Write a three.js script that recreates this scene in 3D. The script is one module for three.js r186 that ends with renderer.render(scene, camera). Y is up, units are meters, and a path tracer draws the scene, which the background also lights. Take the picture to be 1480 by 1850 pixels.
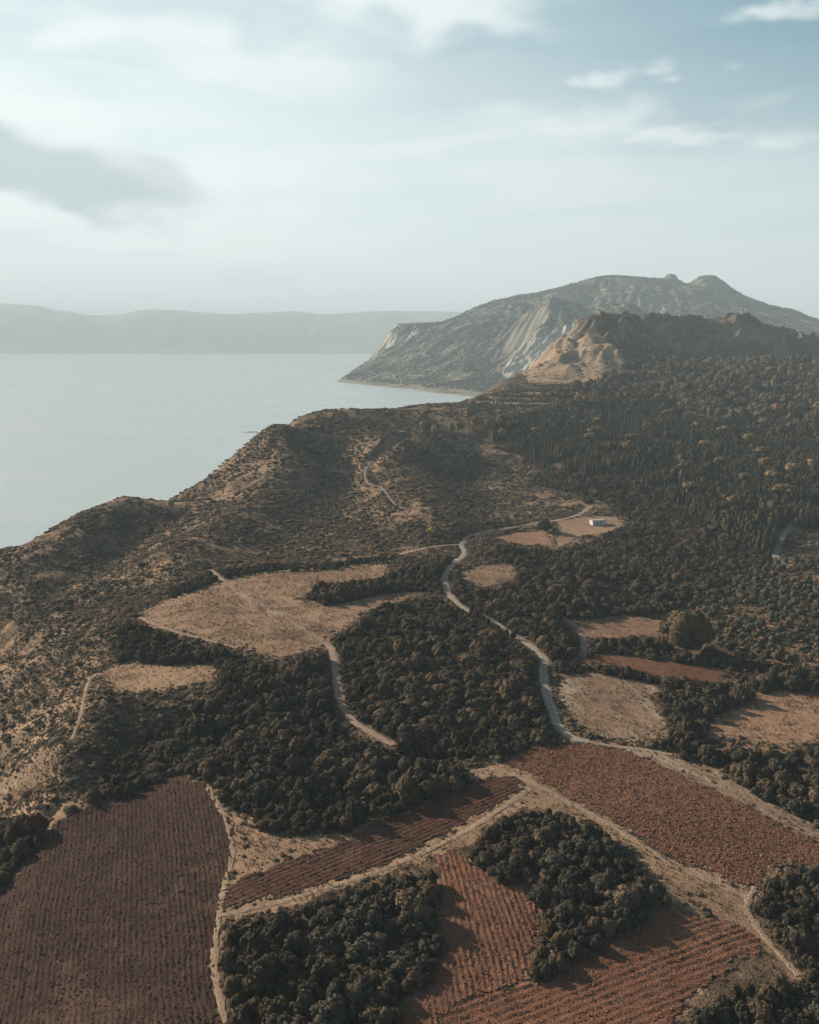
import * as THREE from 'three';
import { mergeGeometries } from 'three/addons/utils/BufferGeometryUtils.js';

// ---------------------------------------------------------------- camera, sky, sun, exposure
const DEG = Math.PI / 180;
const EYE = 170;                                   // metres above the sea
const FOCAL = 925 / Math.tan(30 * DEG);            // photograph pixels (1480 x 1850)
const PITCH = Math.atan(305 / FOCAL);
const CP = Math.cos(PITCH), SP = Math.sin(PITCH);
const scene = new THREE.Scene();
const camera = new THREE.PerspectiveCamera(60, 819 / 1024, 1, 90000);
camera.position.set(0, EYE, 0);
camera.rotation.x = -PITCH;
const renderer = new THREE.WebGLRenderer({ antialias: true });
renderer.toneMapping = THREE.LinearToneMapping;
renderer.toneMappingExposure = 2.1;
renderer.shadowMap.enabled = true;

const SUN_AZ = -54 * DEG, SUN_EL = 22 * DEG;       // azimuth from the view direction, negative to the left
const sunDir = new THREE.Vector3(Math.sin(SUN_AZ) * Math.cos(SUN_EL), Math.sin(SUN_EL), -Math.cos(SUN_AZ) * Math.cos(SUN_EL));
const sun = new THREE.DirectionalLight(new THREE.Color().setRGB(1, 0.82, 0.645), 5);
sun.position.copy(sunDir).multiplyScalar(3000).add(new THREE.Vector3(0, 60, -700));
sun.target.position.set(0, 60, -700);
sun.castShadow = true;
sun.shadow.mapSize.set(4096, 4096);
Object.assign(sun.shadow.camera, { left: -1200, right: 1200, top: 900, bottom: -900, near: 10, far: 6500 });
sun.shadow.radius = 1.5;
scene.add(sun, sun.target);
scene.fog = new THREE.FogExp2(new THREE.Color().setRGB(0.69, 0.885, 1.0), 0.000102);

// ---------------------------------------------------------------- random numbers and noise
function rngOf(seed) { let a = seed >>> 0; return () => { a = (a + 0x6D2B79F5) >>> 0; let t = Math.imul(a ^ (a >>> 15), 1 | a); t = (t + Math.imul(t ^ (t >>> 7), 61 | t)) ^ t; return ((t ^ (t >>> 14)) >>> 0) / 4294967296; }; }
function hash2(i, j, s = 0) { let h = Math.imul(i | 0, 374761393) + Math.imul(j | 0, 668265263) + Math.imul(s | 0, 1274126177); h = Math.imul(h ^ (h >>> 13), 1274126177); return ((h ^ (h >>> 16)) >>> 0) / 4294967296; }
const sstep = (a, b, x) => { const t = Math.min(1, Math.max(0, (x - a) / (b - a))); return t * t * (3 - 2 * t); };
const mix = (a, b, t) => a + (b - a) * t;
const mix3 = (a, b, t) => [mix(a[0], b[0], t), mix(a[1], b[1], t), mix(a[2], b[2], t)];
const clamp = (x, a, b) => Math.min(b, Math.max(a, x));
function vnoise(x, y, s = 0) {                     // smooth value noise, -1..1
  const i = Math.floor(x), j = Math.floor(y); let u = x - i, v = y - j;
  u = u * u * u * (u * (u * 6 - 15) + 10); v = v * v * v * (v * (v * 6 - 15) + 10);
  const a = hash2(i, j, s), b = hash2(i + 1, j, s), c = hash2(i, j + 1, s), d = hash2(i + 1, j + 1, s);
  return (a + (b - a) * u + (c - a) * v + (a - b - c + d) * u * v) * 2 - 1;
}
function fbm(x, y, o = 4, s = 0) { let a = 0.5, f = 1, r = 0; for (let k = 0; k < o; k++) { r += a * vnoise(x * f + k * 17.3, y * f - k * 9.1, s + k); a *= 0.5; f *= 2.03; } return r; }
function gully(x, y, gx, gy, s) {                  // folds that run down the slope (gx, gy)
  const l = Math.hypot(gx, gy) + 1e-6, dx = -gy / l, dy = gx / l;
  const ix = Math.floor(x), iy = Math.floor(y), fx = x - ix, fy = y - iy; let va = 0, wt = 0;
  for (let i = -1; i <= 1; i++) for (let j = -1; j <= 1; j++) {
    const px = fx - i - hash2(ix + i, iy + j, s) * 0.8 - 0.1, py = fy - j - hash2(ix + i, iy + j, s + 7) * 0.8 - 0.1;
    const w = Math.exp(-2.2 * (px * px + py * py)); va += Math.cos((px * dx + py * dy) * 6.2832) * w; wt += w;
  }
  return va / (wt + 1e-4);
}

// ---------------------------------------------------------------- pixels to directions
const rayOf = (px, py) => { const u = (px - 740) / FOCAL, v = (925 - py) / FOCAL; return [u, v * CP - SP, CP + v * SP]; };   // x, y, depth
const azel = (px, py) => { const [x, y, d] = rayOf(px, py); return [Math.atan2(x, d) / DEG, Math.atan2(y, Math.hypot(x, d)) / DEG]; };

// ---------------------------------------------------------------- the sky: air and clouds
{
  const SKY = 0.565, SW = 3072, SH = 1536, data = new Float32Array(SW * SH * 4);
  // clouds that the photograph shows: pixel, half length and half height in degrees, tilt, strength, tint (1 white, 0 grey)
  const streak = (px, py, lx, ly, tilt, k, tone, soft, sc) => { const [a, e] = azel(px, py); return { a, e, lx, ly, c: Math.cos(tilt * DEG), s: Math.sin(tilt * DEG), k, tone, soft, sc }; };
  const list = [
    streak(60, 285, 11.0, 2.2, -14, 1.35, 0.0, 0.6, 0.34), streak(285, 357, 3.4, 0.7, -8, 0.5, 0.05, 0.8, 0.5),
    streak(30, 432, 2.4, 0.8, -3, 0.32, 0.1, 0.9, 0.6), streak(470, 498, 3.6, 0.6, 3, 0.3, 0.15, 0.9, 0.6), streak(285, 462, 2.6, 0.35, 0, 0.22, 0.15, 0.9, 0.6),
    streak(370, 92, 9.5, 1.6, -2, 0.85, 1, 0.8, 0.4), streak(560, 130, 8, 1.7, -8, 0.45, 1, 0.9, 0.4), streak(760, 14, 11, 2.3, 0, 1.0, 1, 0.8, 0.4),
    streak(120, 232, 10, 1.5, -10, 0.65, 1, 0.9, 0.4),
    streak(1085, 146, 2.0, 0.62, 3, 0.95, 1, 0.9, 1.3), streak(1190, 124, 1.0, 0.42, 0, 0.7, 1, 0.9, 1.6), streak(1210, 141, 0.7, 0.22, 0, 0.7, 1, 0.8, 1.8),
    streak(1430, 17, 3.6, 0.65, 4, 0.85, 1, 0.9, 0.9), streak(1330, 118, 0.6, 0.3, 0, 0.25, 1, 0.9, 1.5),
    streak(1240, 240, 4.6, 0.7, -6, 0.85, 1, 0.9, 1.0), streak(1400, 252, 3.8, 0.6, 5, 0.7, 1, 0.9, 1.0), streak(1080, 225, 5.0, 1.2, 4, 0.65, 1, 0.95, 0.8), streak(900, 210, 4.0, 1.0, 4, 0.5, 1, 0.95, 0.8),
    streak(830, 262, 6.5, 0.9, 8, 0.5, 1, 0.95, 0.6), streak(1380, 175, 2.5, 0.6, 6, 0.25, 1, 0.95, 1.0),
  ];
  const A = (px, py) => azel(px, py);
  const veilEdge = [A(300, 300), A(600, 262), A(760, 232), A(900, 198), A(1000, 205), A(1090, 205), A(1150, 232), A(1250, 262), A(1380, 262), A(1480, 238), A(1600, 220)];
  const veilTop = (az) => { if (az <= veilEdge[0][0]) return veilEdge[0][1]; for (let k = 1; k < veilEdge.length; k++) if (az < veilEdge[k][0]) { const t = (az - veilEdge[k - 1][0]) / (veilEdge[k][0] - veilEdge[k - 1][0]); return mix(veilEdge[k - 1][1], veilEdge[k][1], t); } return veilEdge[veilEdge.length - 1][1]; };
  for (let j = 0; j < SH; j++) {
    const el = ((j + 0.5) / SH - 0.5) * 180;
    for (let i = 0; i < SW; i++) {
      const o = (j * SW + i) * 4; data[o + 3] = 1;
      if (el < -1) { data[o] = 0.50 * SKY; data[o + 1] = 0.55 * SKY; data[o + 2] = 0.55 * SKY; continue; }
      const ph = ((i + 0.5) / SW - 0.5) * 360 * DEG, ce = Math.cos(el * DEG), dx = Math.cos(ph) * ce, dz = Math.sin(ph) * ce, dy = Math.sin(el * DEG);
      const az = Math.atan2(dx, -dz) / DEG;
      const g = Math.acos(clamp(dx * sunDir.x + dy * sunDir.y + dz * sunDir.z, -1, 1)) / DEG;
      const near = sstep(88, 33, g);                                     // whiter and brighter towards the sun
      let c = mix3([0.55, 0.61, 0.625], [0.030, 0.185, 0.285], sstep(2, 19, el));
      c = mix3(c, [0.038, 0.082, 0.145], sstep(17, 46, el));
      c = mix3(c, mix3([0.775, 0.85, 0.85], [0.19, 0.275, 0.335], sstep(18, 55, el)), near * (0.93 - 0.24 * sstep(8, 19, el)));
      const gl = Math.exp(-g / 16); c = [c[0] + 0.8 * gl, c[1] + 0.74 * gl, c[2] + 0.64 * gl];
      // thin high veil, thicker low down
      const wx = fbm(az * 0.05, el * 0.16, 4, 3), wy = fbm(az * 0.06 + 9, el * 0.2, 4, 5);
      const vt = veilTop(az) + wy * 3.0 + fbm(az * 0.35, el * 0.5, 3, 8) * 0.9;
      let veil = sstep(1.4, -2.2, el - vt) * (0.62 + 0.25 * wx) * sstep(60, 26, Math.abs(az) - 10);
      const high = sstep(0.10, 0.55, fbm(dx / (dy + 0.18) * 1.1 + wx, dz / (dy + 0.18) * 1.1, 5, 21) + 0.12) * sstep(14, 30, el);
      veil = Math.max(veil, high * 0.22);
      const white = mix3([0.60, 0.66, 0.67], [0.80, 0.865, 0.865], near);
      c = mix3(c, white, clamp(veil, 0, 0.9));
      const soft = fbm(az * 0.09 + 3, el * 0.55 + wx * 1.5, 5, 31), band = fbm(az * 0.035 + wx, el * 0.9 + wy, 4, 33); c = mix3(c, c.map((k, q) => k * [0.80, 0.86, 0.90][q]), clamp(0.35 + soft * 1.3 + band * 1.1, 0, 1) * 0.55 * sstep(2, 9, el)); c = c.map((k) => k * 1.06);
      for (const s of list) {
        const da = (az - s.a) * Math.cos(s.e * DEG), de = el - s.e; if (Math.abs(da) > s.lx * 2 || Math.abs(de) > s.ly * 4 + s.lx * 0.4) continue;
        const n1 = fbm(da * s.sc * 0.6 + s.a, de * s.sc * 1.6 + s.e, 5, 41), n2 = fbm(da * s.sc * 0.5 - s.a, de * s.sc * 1.2 + 4, 4, 47);
        const p = (da * s.c + de * s.s) / s.lx + n1 * 0.5, q = (-da * s.s + de * s.c) / s.ly + n2 * 1.1;
        const r = Math.sqrt(p * p + q * q), m = sstep(1.15, 1.15 - s.soft, r) * s.k * (0.8 + 0.5 * n1);
        if (m <= 0) continue;
        c = mix3(c, mix3([0.45, 0.525, 0.55], mix3([0.74, 0.79, 0.795], [0.86, 0.91, 0.905], near), s.tone), clamp(m, 0, 1) * (s.tone < 0.5 ? 0.8 : 0.85));
      }
      data[o] = c[0] * SKY; data[o + 1] = c[1] * SKY; data[o + 2] = c[2] * SKY;
    }
  }
  const sky = new THREE.DataTexture(data, SW, SH, THREE.RGBAFormat, THREE.FloatType);
  sky.mapping = THREE.EquirectangularReflectionMapping; sky.magFilter = THREE.LinearFilter; sky.minFilter = THREE.LinearFilter; sky.needsUpdate = true;
  scene.background = sky; scene.environment = sky;
}

// ---------------------------------------------------------------- bookkeeping
const names = {};
function numbered(n) { const k = names[n] = (names[n] ?? -1) + 1; return k ? `${n}_${String(k).padStart(3, '0')}` : n; }
function put(o, name, data = {}, parent = scene) {
  o.name = parent === scene ? numbered(name) : name; Object.assign(o.userData, data); parent.add(o);
  o.castShadow = o.receiveShadow = true; return o;
}
const std = (rgb, o = {}) => new THREE.MeshPhysicalMaterial({ color: new THREE.Color().setRGB(...rgb), roughness: 0.95, specularIntensity: 0.3, ...o });
const matte = (o) => new THREE.MeshPhysicalMaterial({ roughness: 1, specularIntensity: 0.12, ...o });

// ---------------------------------------------------------------- terrain: control points (pixel + height, or pixel + depth)
const ctl = [];                                    // [x, h, depth]
const byH = (h, ...pp) => { for (const [px, py] of pp) { const [x, y, d] = rayOf(px, py), t = (h - EYE) / y; ctl.push([x * t, h, d * t]); } };
const byD = (...rows) => { for (const [px, py, D] of rows) { const [x, y, d] = rayOf(px, py), t = D / d; ctl.push([x * t, EYE + y * t, D]); } };
const world = (...rows) => ctl.push(...rows);
byH(50, [250, 1880], [500, 1880], [800, 1880], [1100, 1880], [600, 1700], [850, 1650], [700, 1480], [520, 1500], [1000, 1400], [850, 1300], [650, 1250], [900, 1180], [600, 1180], [800, 1100]);
byH(49, [1400, 1880], [1100, 1600], [1250, 1450], [1200, 1700], [950, 1780]);
byH(47.5, [1450, 1520], [1440, 1720], [1600, 1850], [1600, 1500], [1100, 1270]);
byH(46, [150, 1700], [220, 1550], [300, 1430], [1300, 1300], [1450, 1300], [1200, 1200]);
byH(44, [60, 1850], [40, 1650], [100, 1520], [1400, 1180], [1300, 1100], [1620, 1250], [1160, 1130]);
byH(46.5, [1040, 1150], [1000, 1060]);
byH(51, [400, 1380], [500, 1300], [400, 1290], [450, 1200], [700, 1050], [860, 1040]);
byH(52, [300, 1220], [380, 1130], [520, 1120], [560, 1060], [430, 1060], [640, 1020], [760, 1000]);
byH(50.5, [220, 1240], [250, 1130], [330, 1060]);
byH(47, [180, 1180], [200, 1100], [250, 1060]);
byH(40.5, [60, 1400], [100, 1270], [90, 1170], [110, 1110], [40, 1480]);
byH(31, [0, 1400], [25, 1260], [20, 1170], [-20, 1500]);
byH(36, [10, 1118]);
byH(51, [195, 1238]); byH(49.5, [155, 1300]); byH(48, [128, 1360]); byH(47, [95, 1430]); byH(45, [235, 1345], [175, 1425], [270, 1385]); byH(47.5, [300, 1310]);
byH(20, [-60, 1420], [-50, 1270], [-60, 1190], [-90, 1520]);
byH(46, [340, 1390], [390, 1330], [180, 1475]);
// gully, and the spur beyond it
world([-205, 26, 455], [-170, 34, 470], [-235, 14, 475], [-300, 4, 470], [-260, 4, 400], [-215, 3, 330], [-200, 3, 270], [-180, 4, 215], [-160, 10, 165], [-130, 22, 120], [-330, -8, 430], [-300, -10, 330], [-260, -10, 230], [-240, -10, 140]);
byD([0, 1095, 485], [60, 1060, 500], [130, 1040, 508], [0, 1000, 548], [110, 945, 600], [215, 902, 650], [180, 1000, 555], [230, 970, 580], [290, 905, 668], [370, 892, 700]);
world([-330, 6, 560], [-380, -8, 600], [-275, 22, 610], [-300, 8, 660], [-265, 18, 700], [-245, 12, 760], [-330, -9, 720], [-300, -10, 800]);
byD([250, 1020, 505], [200, 1048, 452], [330, 1000, 500], [300, 950, 590], [400, 975, 545], [400, 920, 640], [480, 1000, 515]);
// the scrub hill
byD([500, 960, 565], [600, 960, 558], [700, 960, 568], [800, 950, 590], [420, 860, 720], [480, 800, 785], [505, 782, 812], [560, 752, 880], [610, 738, 930], [680, 742, 975], [740, 738, 1030], [800, 730, 1080],
  [500, 880, 690], [600, 880, 690], [700, 880, 690], [800, 880, 715], [540, 820, 770], [600, 800, 815], [700, 800, 830], [620, 770, 880], [700, 770, 910], [780, 770, 930], [850, 800, 900], [850, 850, 800], [920, 880, 740], [950, 930, 640], [860, 900, 690]);
world([-190, 40, 820], [-165, 50, 880], [-235, 6, 870], [-200, 20, 930], [-150, 60, 960], [-210, 2, 990], [-160, 20, 1050], [-290, -10, 900], [-260, -10, 1030], [-90, 70, 1060], [-110, 25, 1130], [-200, -10, 1130], [-20, 70, 1160], [-40, 22, 1230], [-130, -10, 1250]);
// house flat, valley, forest hill
byD([1078, 945, 615], [1000, 985, 560], [1150, 970, 575], [1060, 905, 690], [1110, 875, 745], [1180, 900, 705], [1010, 870, 765], [1250, 950, 610], [1350, 1000, 540], [1450, 1000, 540], [1420, 950, 610], [1600, 1000, 540],
  [960, 840, 840], [900, 770, 960], [950, 740, 1060], [1050, 820, 850], [1050, 770, 980], [1150, 830, 830], [1150, 770, 985], [1250, 860, 780], [1250, 800, 910], [1350, 870, 760], [1350, 800, 915], [1470, 860, 770], [1470, 800, 915], [1600, 850, 800], [1300, 760, 1020], [1450, 760, 1030], [1600, 760, 1030],
  [860, 732, 1110], [900, 712, 1190], [960, 700, 1260], [1020, 690, 1320], [1050, 740, 1080], [1150, 715, 1190], [1250, 710, 1210], [1350, 715, 1200], [1460, 715, 1200], [1600, 715, 1200], [1150, 685, 1330], [1250, 680, 1360], [1350, 680, 1370], [1460, 672, 1410], [1600, 670, 1420]);
// rocky ridge
byD([905, 692, 1420], [960, 672, 1450], [1050, 680, 1380], [1090, 660, 1430], [1115, 634, 1490], [1000, 640, 1520], [1045, 602, 1600], [1060, 588, 1630], [1090, 573, 1660], [1130, 575, 1690], [1190, 579, 1740], [1240, 577, 1780], [1290, 590, 1810], [1318, 578, 1830], [1355, 573, 1850], [1385, 588, 1870], [1430, 602, 1890], [1480, 609, 1920], [1600, 615, 1960],
  [1150, 632, 1600], [1180, 606, 1680], [1220, 640, 1640], [1300, 642, 1680], [1380, 640, 1730], [1460, 640, 1770], [1230, 608, 1710], [1330, 612, 1760], [1420, 622, 1815], [1600, 640, 1800], [1250, 662, 1500], [1350, 660, 1530], [1450, 657, 1560]);
world([150, 60, 1560], [110, 20, 1560], [60, -6, 1520], [190, 70, 1680], [150, 15, 1750], [250, 110, 1800], [330, 150, 1850], [230, 50, 1950], [350, 90, 2000], [450, 120, 2020], [600, 130, 2100], [750, 120, 2150], [950, 120, 2200], [120, -8, 1900], [0, -10, 1700], [-60, -10, 1450], [260, 30, 2200], [420, 60, 2350], [650, 80, 2450], [900, 90, 2500], [1150, 90, 2500], [170, -8, 2250], [60, -12, 2100], [290, 5, 2500]);
// headland and mountain
byD([618, 691, 3930], [650, 694, 3760], [700, 699, 3500], [750, 703, 3300], [800, 710, 3060], [840, 712, 2950], [870, 702, 3050],
  [625, 682, 4000], [660, 672, 4020], [700, 675, 3800], [760, 680, 3600], [820, 685, 3350], [680, 650, 4250], [740, 650, 4000], [800, 655, 3800], [860, 660, 3550], [890, 680, 3250], [690, 634, 4400], [696, 614, 4440], [702, 602, 4490], [716, 589, 4560], [760, 586, 4560], [740, 618, 4300], [800, 620, 4080], [860, 625, 3850], [910, 640, 3550], [930, 660, 3330],
  [820, 578, 4560], [850, 566, 4600], [905, 549, 4500], [950, 543, 4550], [860, 592, 4150], [920, 585, 4000], [960, 600, 3700], [950, 620, 3480], [935, 640, 3350], [975, 600, 3420], [1010, 598, 3360], [1040, 600, 3320], [1010, 640, 3150], [1040, 640, 3100], [950, 572, 3650], [970, 558, 3580], [1000, 545, 3540], [1030, 550, 3540], [1060, 562, 3560], [1085, 558, 3640], [1120, 546, 3700], [1150, 558, 3680], [1185, 576, 3640],
  [1000, 530, 4600], [1050, 514, 4700], [1090, 504, 4800], [1150, 507, 4850], [1195, 508, 4850], [1230, 513, 4830], [1246, 529, 4780], [1262, 516, 4750], [1280, 510, 4720], [1300, 516, 4700], [1340, 545, 4600], [1390, 556, 4600], [1440, 570, 4550], [1490, 583, 4500], [1600, 600, 4500],
  [1250, 560, 4150], [1150, 540, 4350], [1330, 580, 3900], [1250, 590, 3500], [1400, 600, 3700], [1500, 610, 3600]);
world([470, 225, 4020], [620, 225, 3960], [770, 225, 3950], [900, 230, 4050], [1020, 240, 4050], [-340, -8, 4050], [-420, -10, 4600], [-250, 5, 4480], [-200, 30, 4700], [-330, -10, 5000], [-150, 60, 5200], [0, 200, 5300], [300, 260, 5400], [700, 300, 5500], [1100, 250, 5500], [1700, 200, 5500], [2200, 180, 5400], [-260, -10, 5600], [100, 60, 6200], [700, 120, 6600], [1500, 100, 6800], [2500, 90, 6800], [900, 110, 3000], [1300, 120, 3100], [700, 90, 2800], [520, 80, 2850], [420, 20, 2750], [330, -5, 2800], [200, -10, 2700], [100, -12, 3000], [0, -12, 3300], [-200, -12, 3650]);
// off the picture on the right and below
world([150, 50, 90], [0, 50, 85], [-60, 49, 88], [-100, 40, 95], [300, 46, 300], [420, 44, 500], [560, 60, 780]);

// thin-plate spline over (x / depth, ln depth): an even spacing near and far
const TPS = (() => {
  const n = ctl.length, K = n + 3, P = ctl.map(([x, , d]) => [x / d, Math.log(d)]), ker = (r2) => (r2 < 1e-12 ? 0 : r2 * Math.log(r2));
  const M = []; for (let i = 0; i < K; i++) M.push(new Float64Array(K + 1));
  for (let i = 0; i < n; i++) { for (let j = 0; j < n; j++) { const a = P[i][0] - P[j][0], b = P[i][1] - P[j][1]; M[i][j] = ker(a * a + b * b); }
    M[i][i] += 0.00012; M[i][n] = M[n][i] = 1; M[i][n + 1] = M[n + 1][i] = P[i][0]; M[i][n + 2] = M[n + 2][i] = P[i][1]; M[i][K] = ctl[i][1] / ctl[i][2]; }
  for (let c = 0; c < K; c++) { let p = c; for (let r = c + 1; r < K; r++) if (Math.abs(M[r][c]) > Math.abs(M[p][c])) p = r; [M[c], M[p]] = [M[p], M[c]];
    for (let r = c + 1; r < K; r++) { const f = M[r][c] / M[c][c]; if (f) for (let k = c; k <= K; k++) M[r][k] -= f * M[c][k]; } }
  const W = new Float64Array(K); for (let r = K - 1; r >= 0; r--) { let s = M[r][K]; for (let k = r + 1; k < K; k++) s -= M[r][k] * W[k]; W[r] = s / M[r][r]; }
  return (u, v) => { let s = W[n] + W[n + 1] * u + W[n + 2] * v; for (let i = 0; i < n; i++) { const a = u - P[i][0], b = v - P[i][1]; s += W[i] * ker(a * a + b * b); } return s * Math.exp(v); };
})();

// a grid over (x / depth, ln depth) that keeps heights and makes the mesh
class Grid {
  constructor(u0, u1, nu, d0, d1, nd) {
    Object.assign(this, { u0, u1, nu, nd, v0: Math.log(d0), v1: Math.log(d1) });
    this.du = (u1 - u0) / (nu - 1); this.dv = (this.v1 - this.v0) / (nd - 1);
    const q = 4, cu = Math.ceil((nu - 1) / q) + 3, cd = Math.ceil((nd - 1) / q) + 3, C = new Float64Array(cu * cd);
    for (let j = 0; j < cd; j++) for (let i = 0; i < cu; i++) C[j * cu + i] = TPS(u0 + (i - 1) * q * this.du, this.v0 + (j - 1) * q * this.dv);
    const w = (t) => [((-t + 2) * t - 1) * t / 2, ((3 * t - 5) * t * t + 2) / 2, ((-3 * t + 4) * t + 1) * t / 2, (t - 1) * t * t / 2];
    this.h = new Float32Array(nu * nd);
    for (let j = 0; j < nd; j++) { const jj = Math.floor(j / q), wj = w(j / q - jj);
      for (let i = 0; i < nu; i++) { const ii = Math.floor(i / q), wi = w(i / q - ii); let s = 0;
        for (let b = 0; b < 4; b++) { const row = (jj + b) * cu + ii; s += wj[b] * (wi[0] * C[row] + wi[1] * C[row + 1] + wi[2] * C[row + 2] + wi[3] * C[row + 3]); }
        this.h[j * nu + i] = s; } }
  }
  depth(j) { return Math.exp(this.v0 + j * this.dv); }
  at(x, d) {
    const a = clamp((x / d - this.u0) / this.du, 0, this.nu - 1.001), b = clamp((Math.log(d) - this.v0) / this.dv, 0, this.nd - 1.001);
    const i = Math.floor(a), j = Math.floor(b), s = a - i, t = b - j, k = j * this.nu + i, h = this.h;
    return mix(mix(h[k], h[k + 1], s), mix(h[k + this.nu], h[k + this.nu + 1], s), t);
  }
  slope(x, d, e) { return [(this.at(x + e, d) - this.at(x - e, d)) / (2 * e), (this.at(x, d + e) - this.at(x, d - e)) / (2 * e)]; }
  mesh(color, uvScale, floor, sink) {
    const { nu, nd } = this, pos = new Float32Array(nu * nd * 3), col = new Float32Array(nu * nd * 3), uv = new Float32Array(nu * nd * 2), idx = [];
    for (let j = 0; j < nd; j++) { const d = this.depth(j);
      for (let i = 0; i < nu; i++) { const k = j * nu + i, x = (this.u0 + i * this.du) * d; const h = this.h[k];
        pos[k * 3] = x; pos[k * 3 + 1] = Math.max(h, floor) - (sink ? sink(x, d) : 0); pos[k * 3 + 2] = -d; uv[k * 2] = x / uvScale; uv[k * 2 + 1] = d / uvScale;
        if (h > floor - 4) { const i0 = Math.max(i - 1, 0), i1 = Math.min(i + 1, nu - 1), j0 = Math.max(j - 1, 0), j1 = Math.min(j + 1, nd - 1);
          const gx = (this.h[j * nu + i1] - this.h[j * nu + i0]) / ((i1 - i0) * this.du * d), gd = (this.h[j1 * nu + i] - this.h[j0 * nu + i]) / (this.depth(j1) - this.depth(j0));
          const c = color(x, d, h, gx, gd); col[k * 3] = c[0]; col[k * 3 + 1] = c[1]; col[k * 3 + 2] = c[2]; } } }
    for (let j = 0; j < nd - 1; j++) for (let i = 0; i < nu - 1; i++) { const a = j * nu + i, b = a + 1, c = a + nu, e = c + 1;
      if (Math.max(this.h[a], this.h[b], this.h[c], this.h[e]) < floor + 0.05) continue; idx.push(a, b, e, a, e, c); }
    const g = new THREE.BufferGeometry(); g.setAttribute('position', new THREE.BufferAttribute(pos, 3)); g.setAttribute('color', new THREE.BufferAttribute(col, 3)); g.setAttribute('uv', new THREE.BufferAttribute(uv, 2)); g.setIndex(idx); g.computeVertexNormals(); return g;
  }
}
const near = new Grid(-0.74, 0.60, 620, 85, 2300, 660);
const far = new Grid(-0.14, 0.54, 520, 2290, 6400, 440);
console.log('terrain grids', ctl.length);

// ground under a pixel of the photograph (lift: height of the canopy that the pixel shows)
function ground(px, py, lift = 0) {
  const [x, y, d] = rayOf(px, py); let t0 = 86, t1 = 86;
  for (let t = 86; t < 2250; t += Math.max(1, t * 0.004)) { t1 = t; if (EYE + y * (t / d) < near.at(x / d * t, t) + lift) break; t0 = t; }
  for (let k = 0; k < 24; k++) { const m = (t0 + t1) / 2; if (EYE + y * (m / d) < near.at(x / d * m, m) + lift) t1 = m; else t0 = m; }
  return [x / d * t1, t1];
}
const outline = (pp, lift = 0) => pp.map(([px, py]) => ground(px, py, lift));
class Area {                                       // a polygon on the ground (x, depth)
  constructor(pts) { this.p = pts; this.x0 = Math.min(...pts.map((q) => q[0])) - 3; this.x1 = Math.max(...pts.map((q) => q[0])) + 3; this.d0 = Math.min(...pts.map((q) => q[1])) - 3; this.d1 = Math.max(...pts.map((q) => q[1])) + 3; }
  has(x, d) {
    if (x < this.x0 || x > this.x1 || d < this.d0 || d > this.d1) return false; let c = false; const p = this.p;
    for (let i = 0, j = p.length - 1; i < p.length; j = i++) if ((p[i][1] > d) !== (p[j][1] > d) && x < (p[j][0] - p[i][0]) * (d - p[i][1]) / (p[j][1] - p[i][1]) + p[i][0]) c = !c;
    return c;
  }
  rim(x, d) { let m = 1e9; const p = this.p; for (let i = 0, j = p.length - 1; i < p.length; j = i++) m = Math.min(m, segDist(x, d, p[j], p[i])); return m; }   // distance to the outline
}
function segDist(x, d, a, b) { const ex = b[0] - a[0], ed = b[1] - a[1], t = clamp(((x - a[0]) * ex + (d - a[1]) * ed) / (ex * ex + ed * ed + 1e-9), 0, 1); return Math.hypot(x - a[0] - ex * t, d - a[1] - ed * t); }
const jitter = (x, d, s, a) => [x + a * fbm(x / s, d / s, 3, 61), d + a * fbm(x / s + 40, d / s, 3, 62)];
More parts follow.
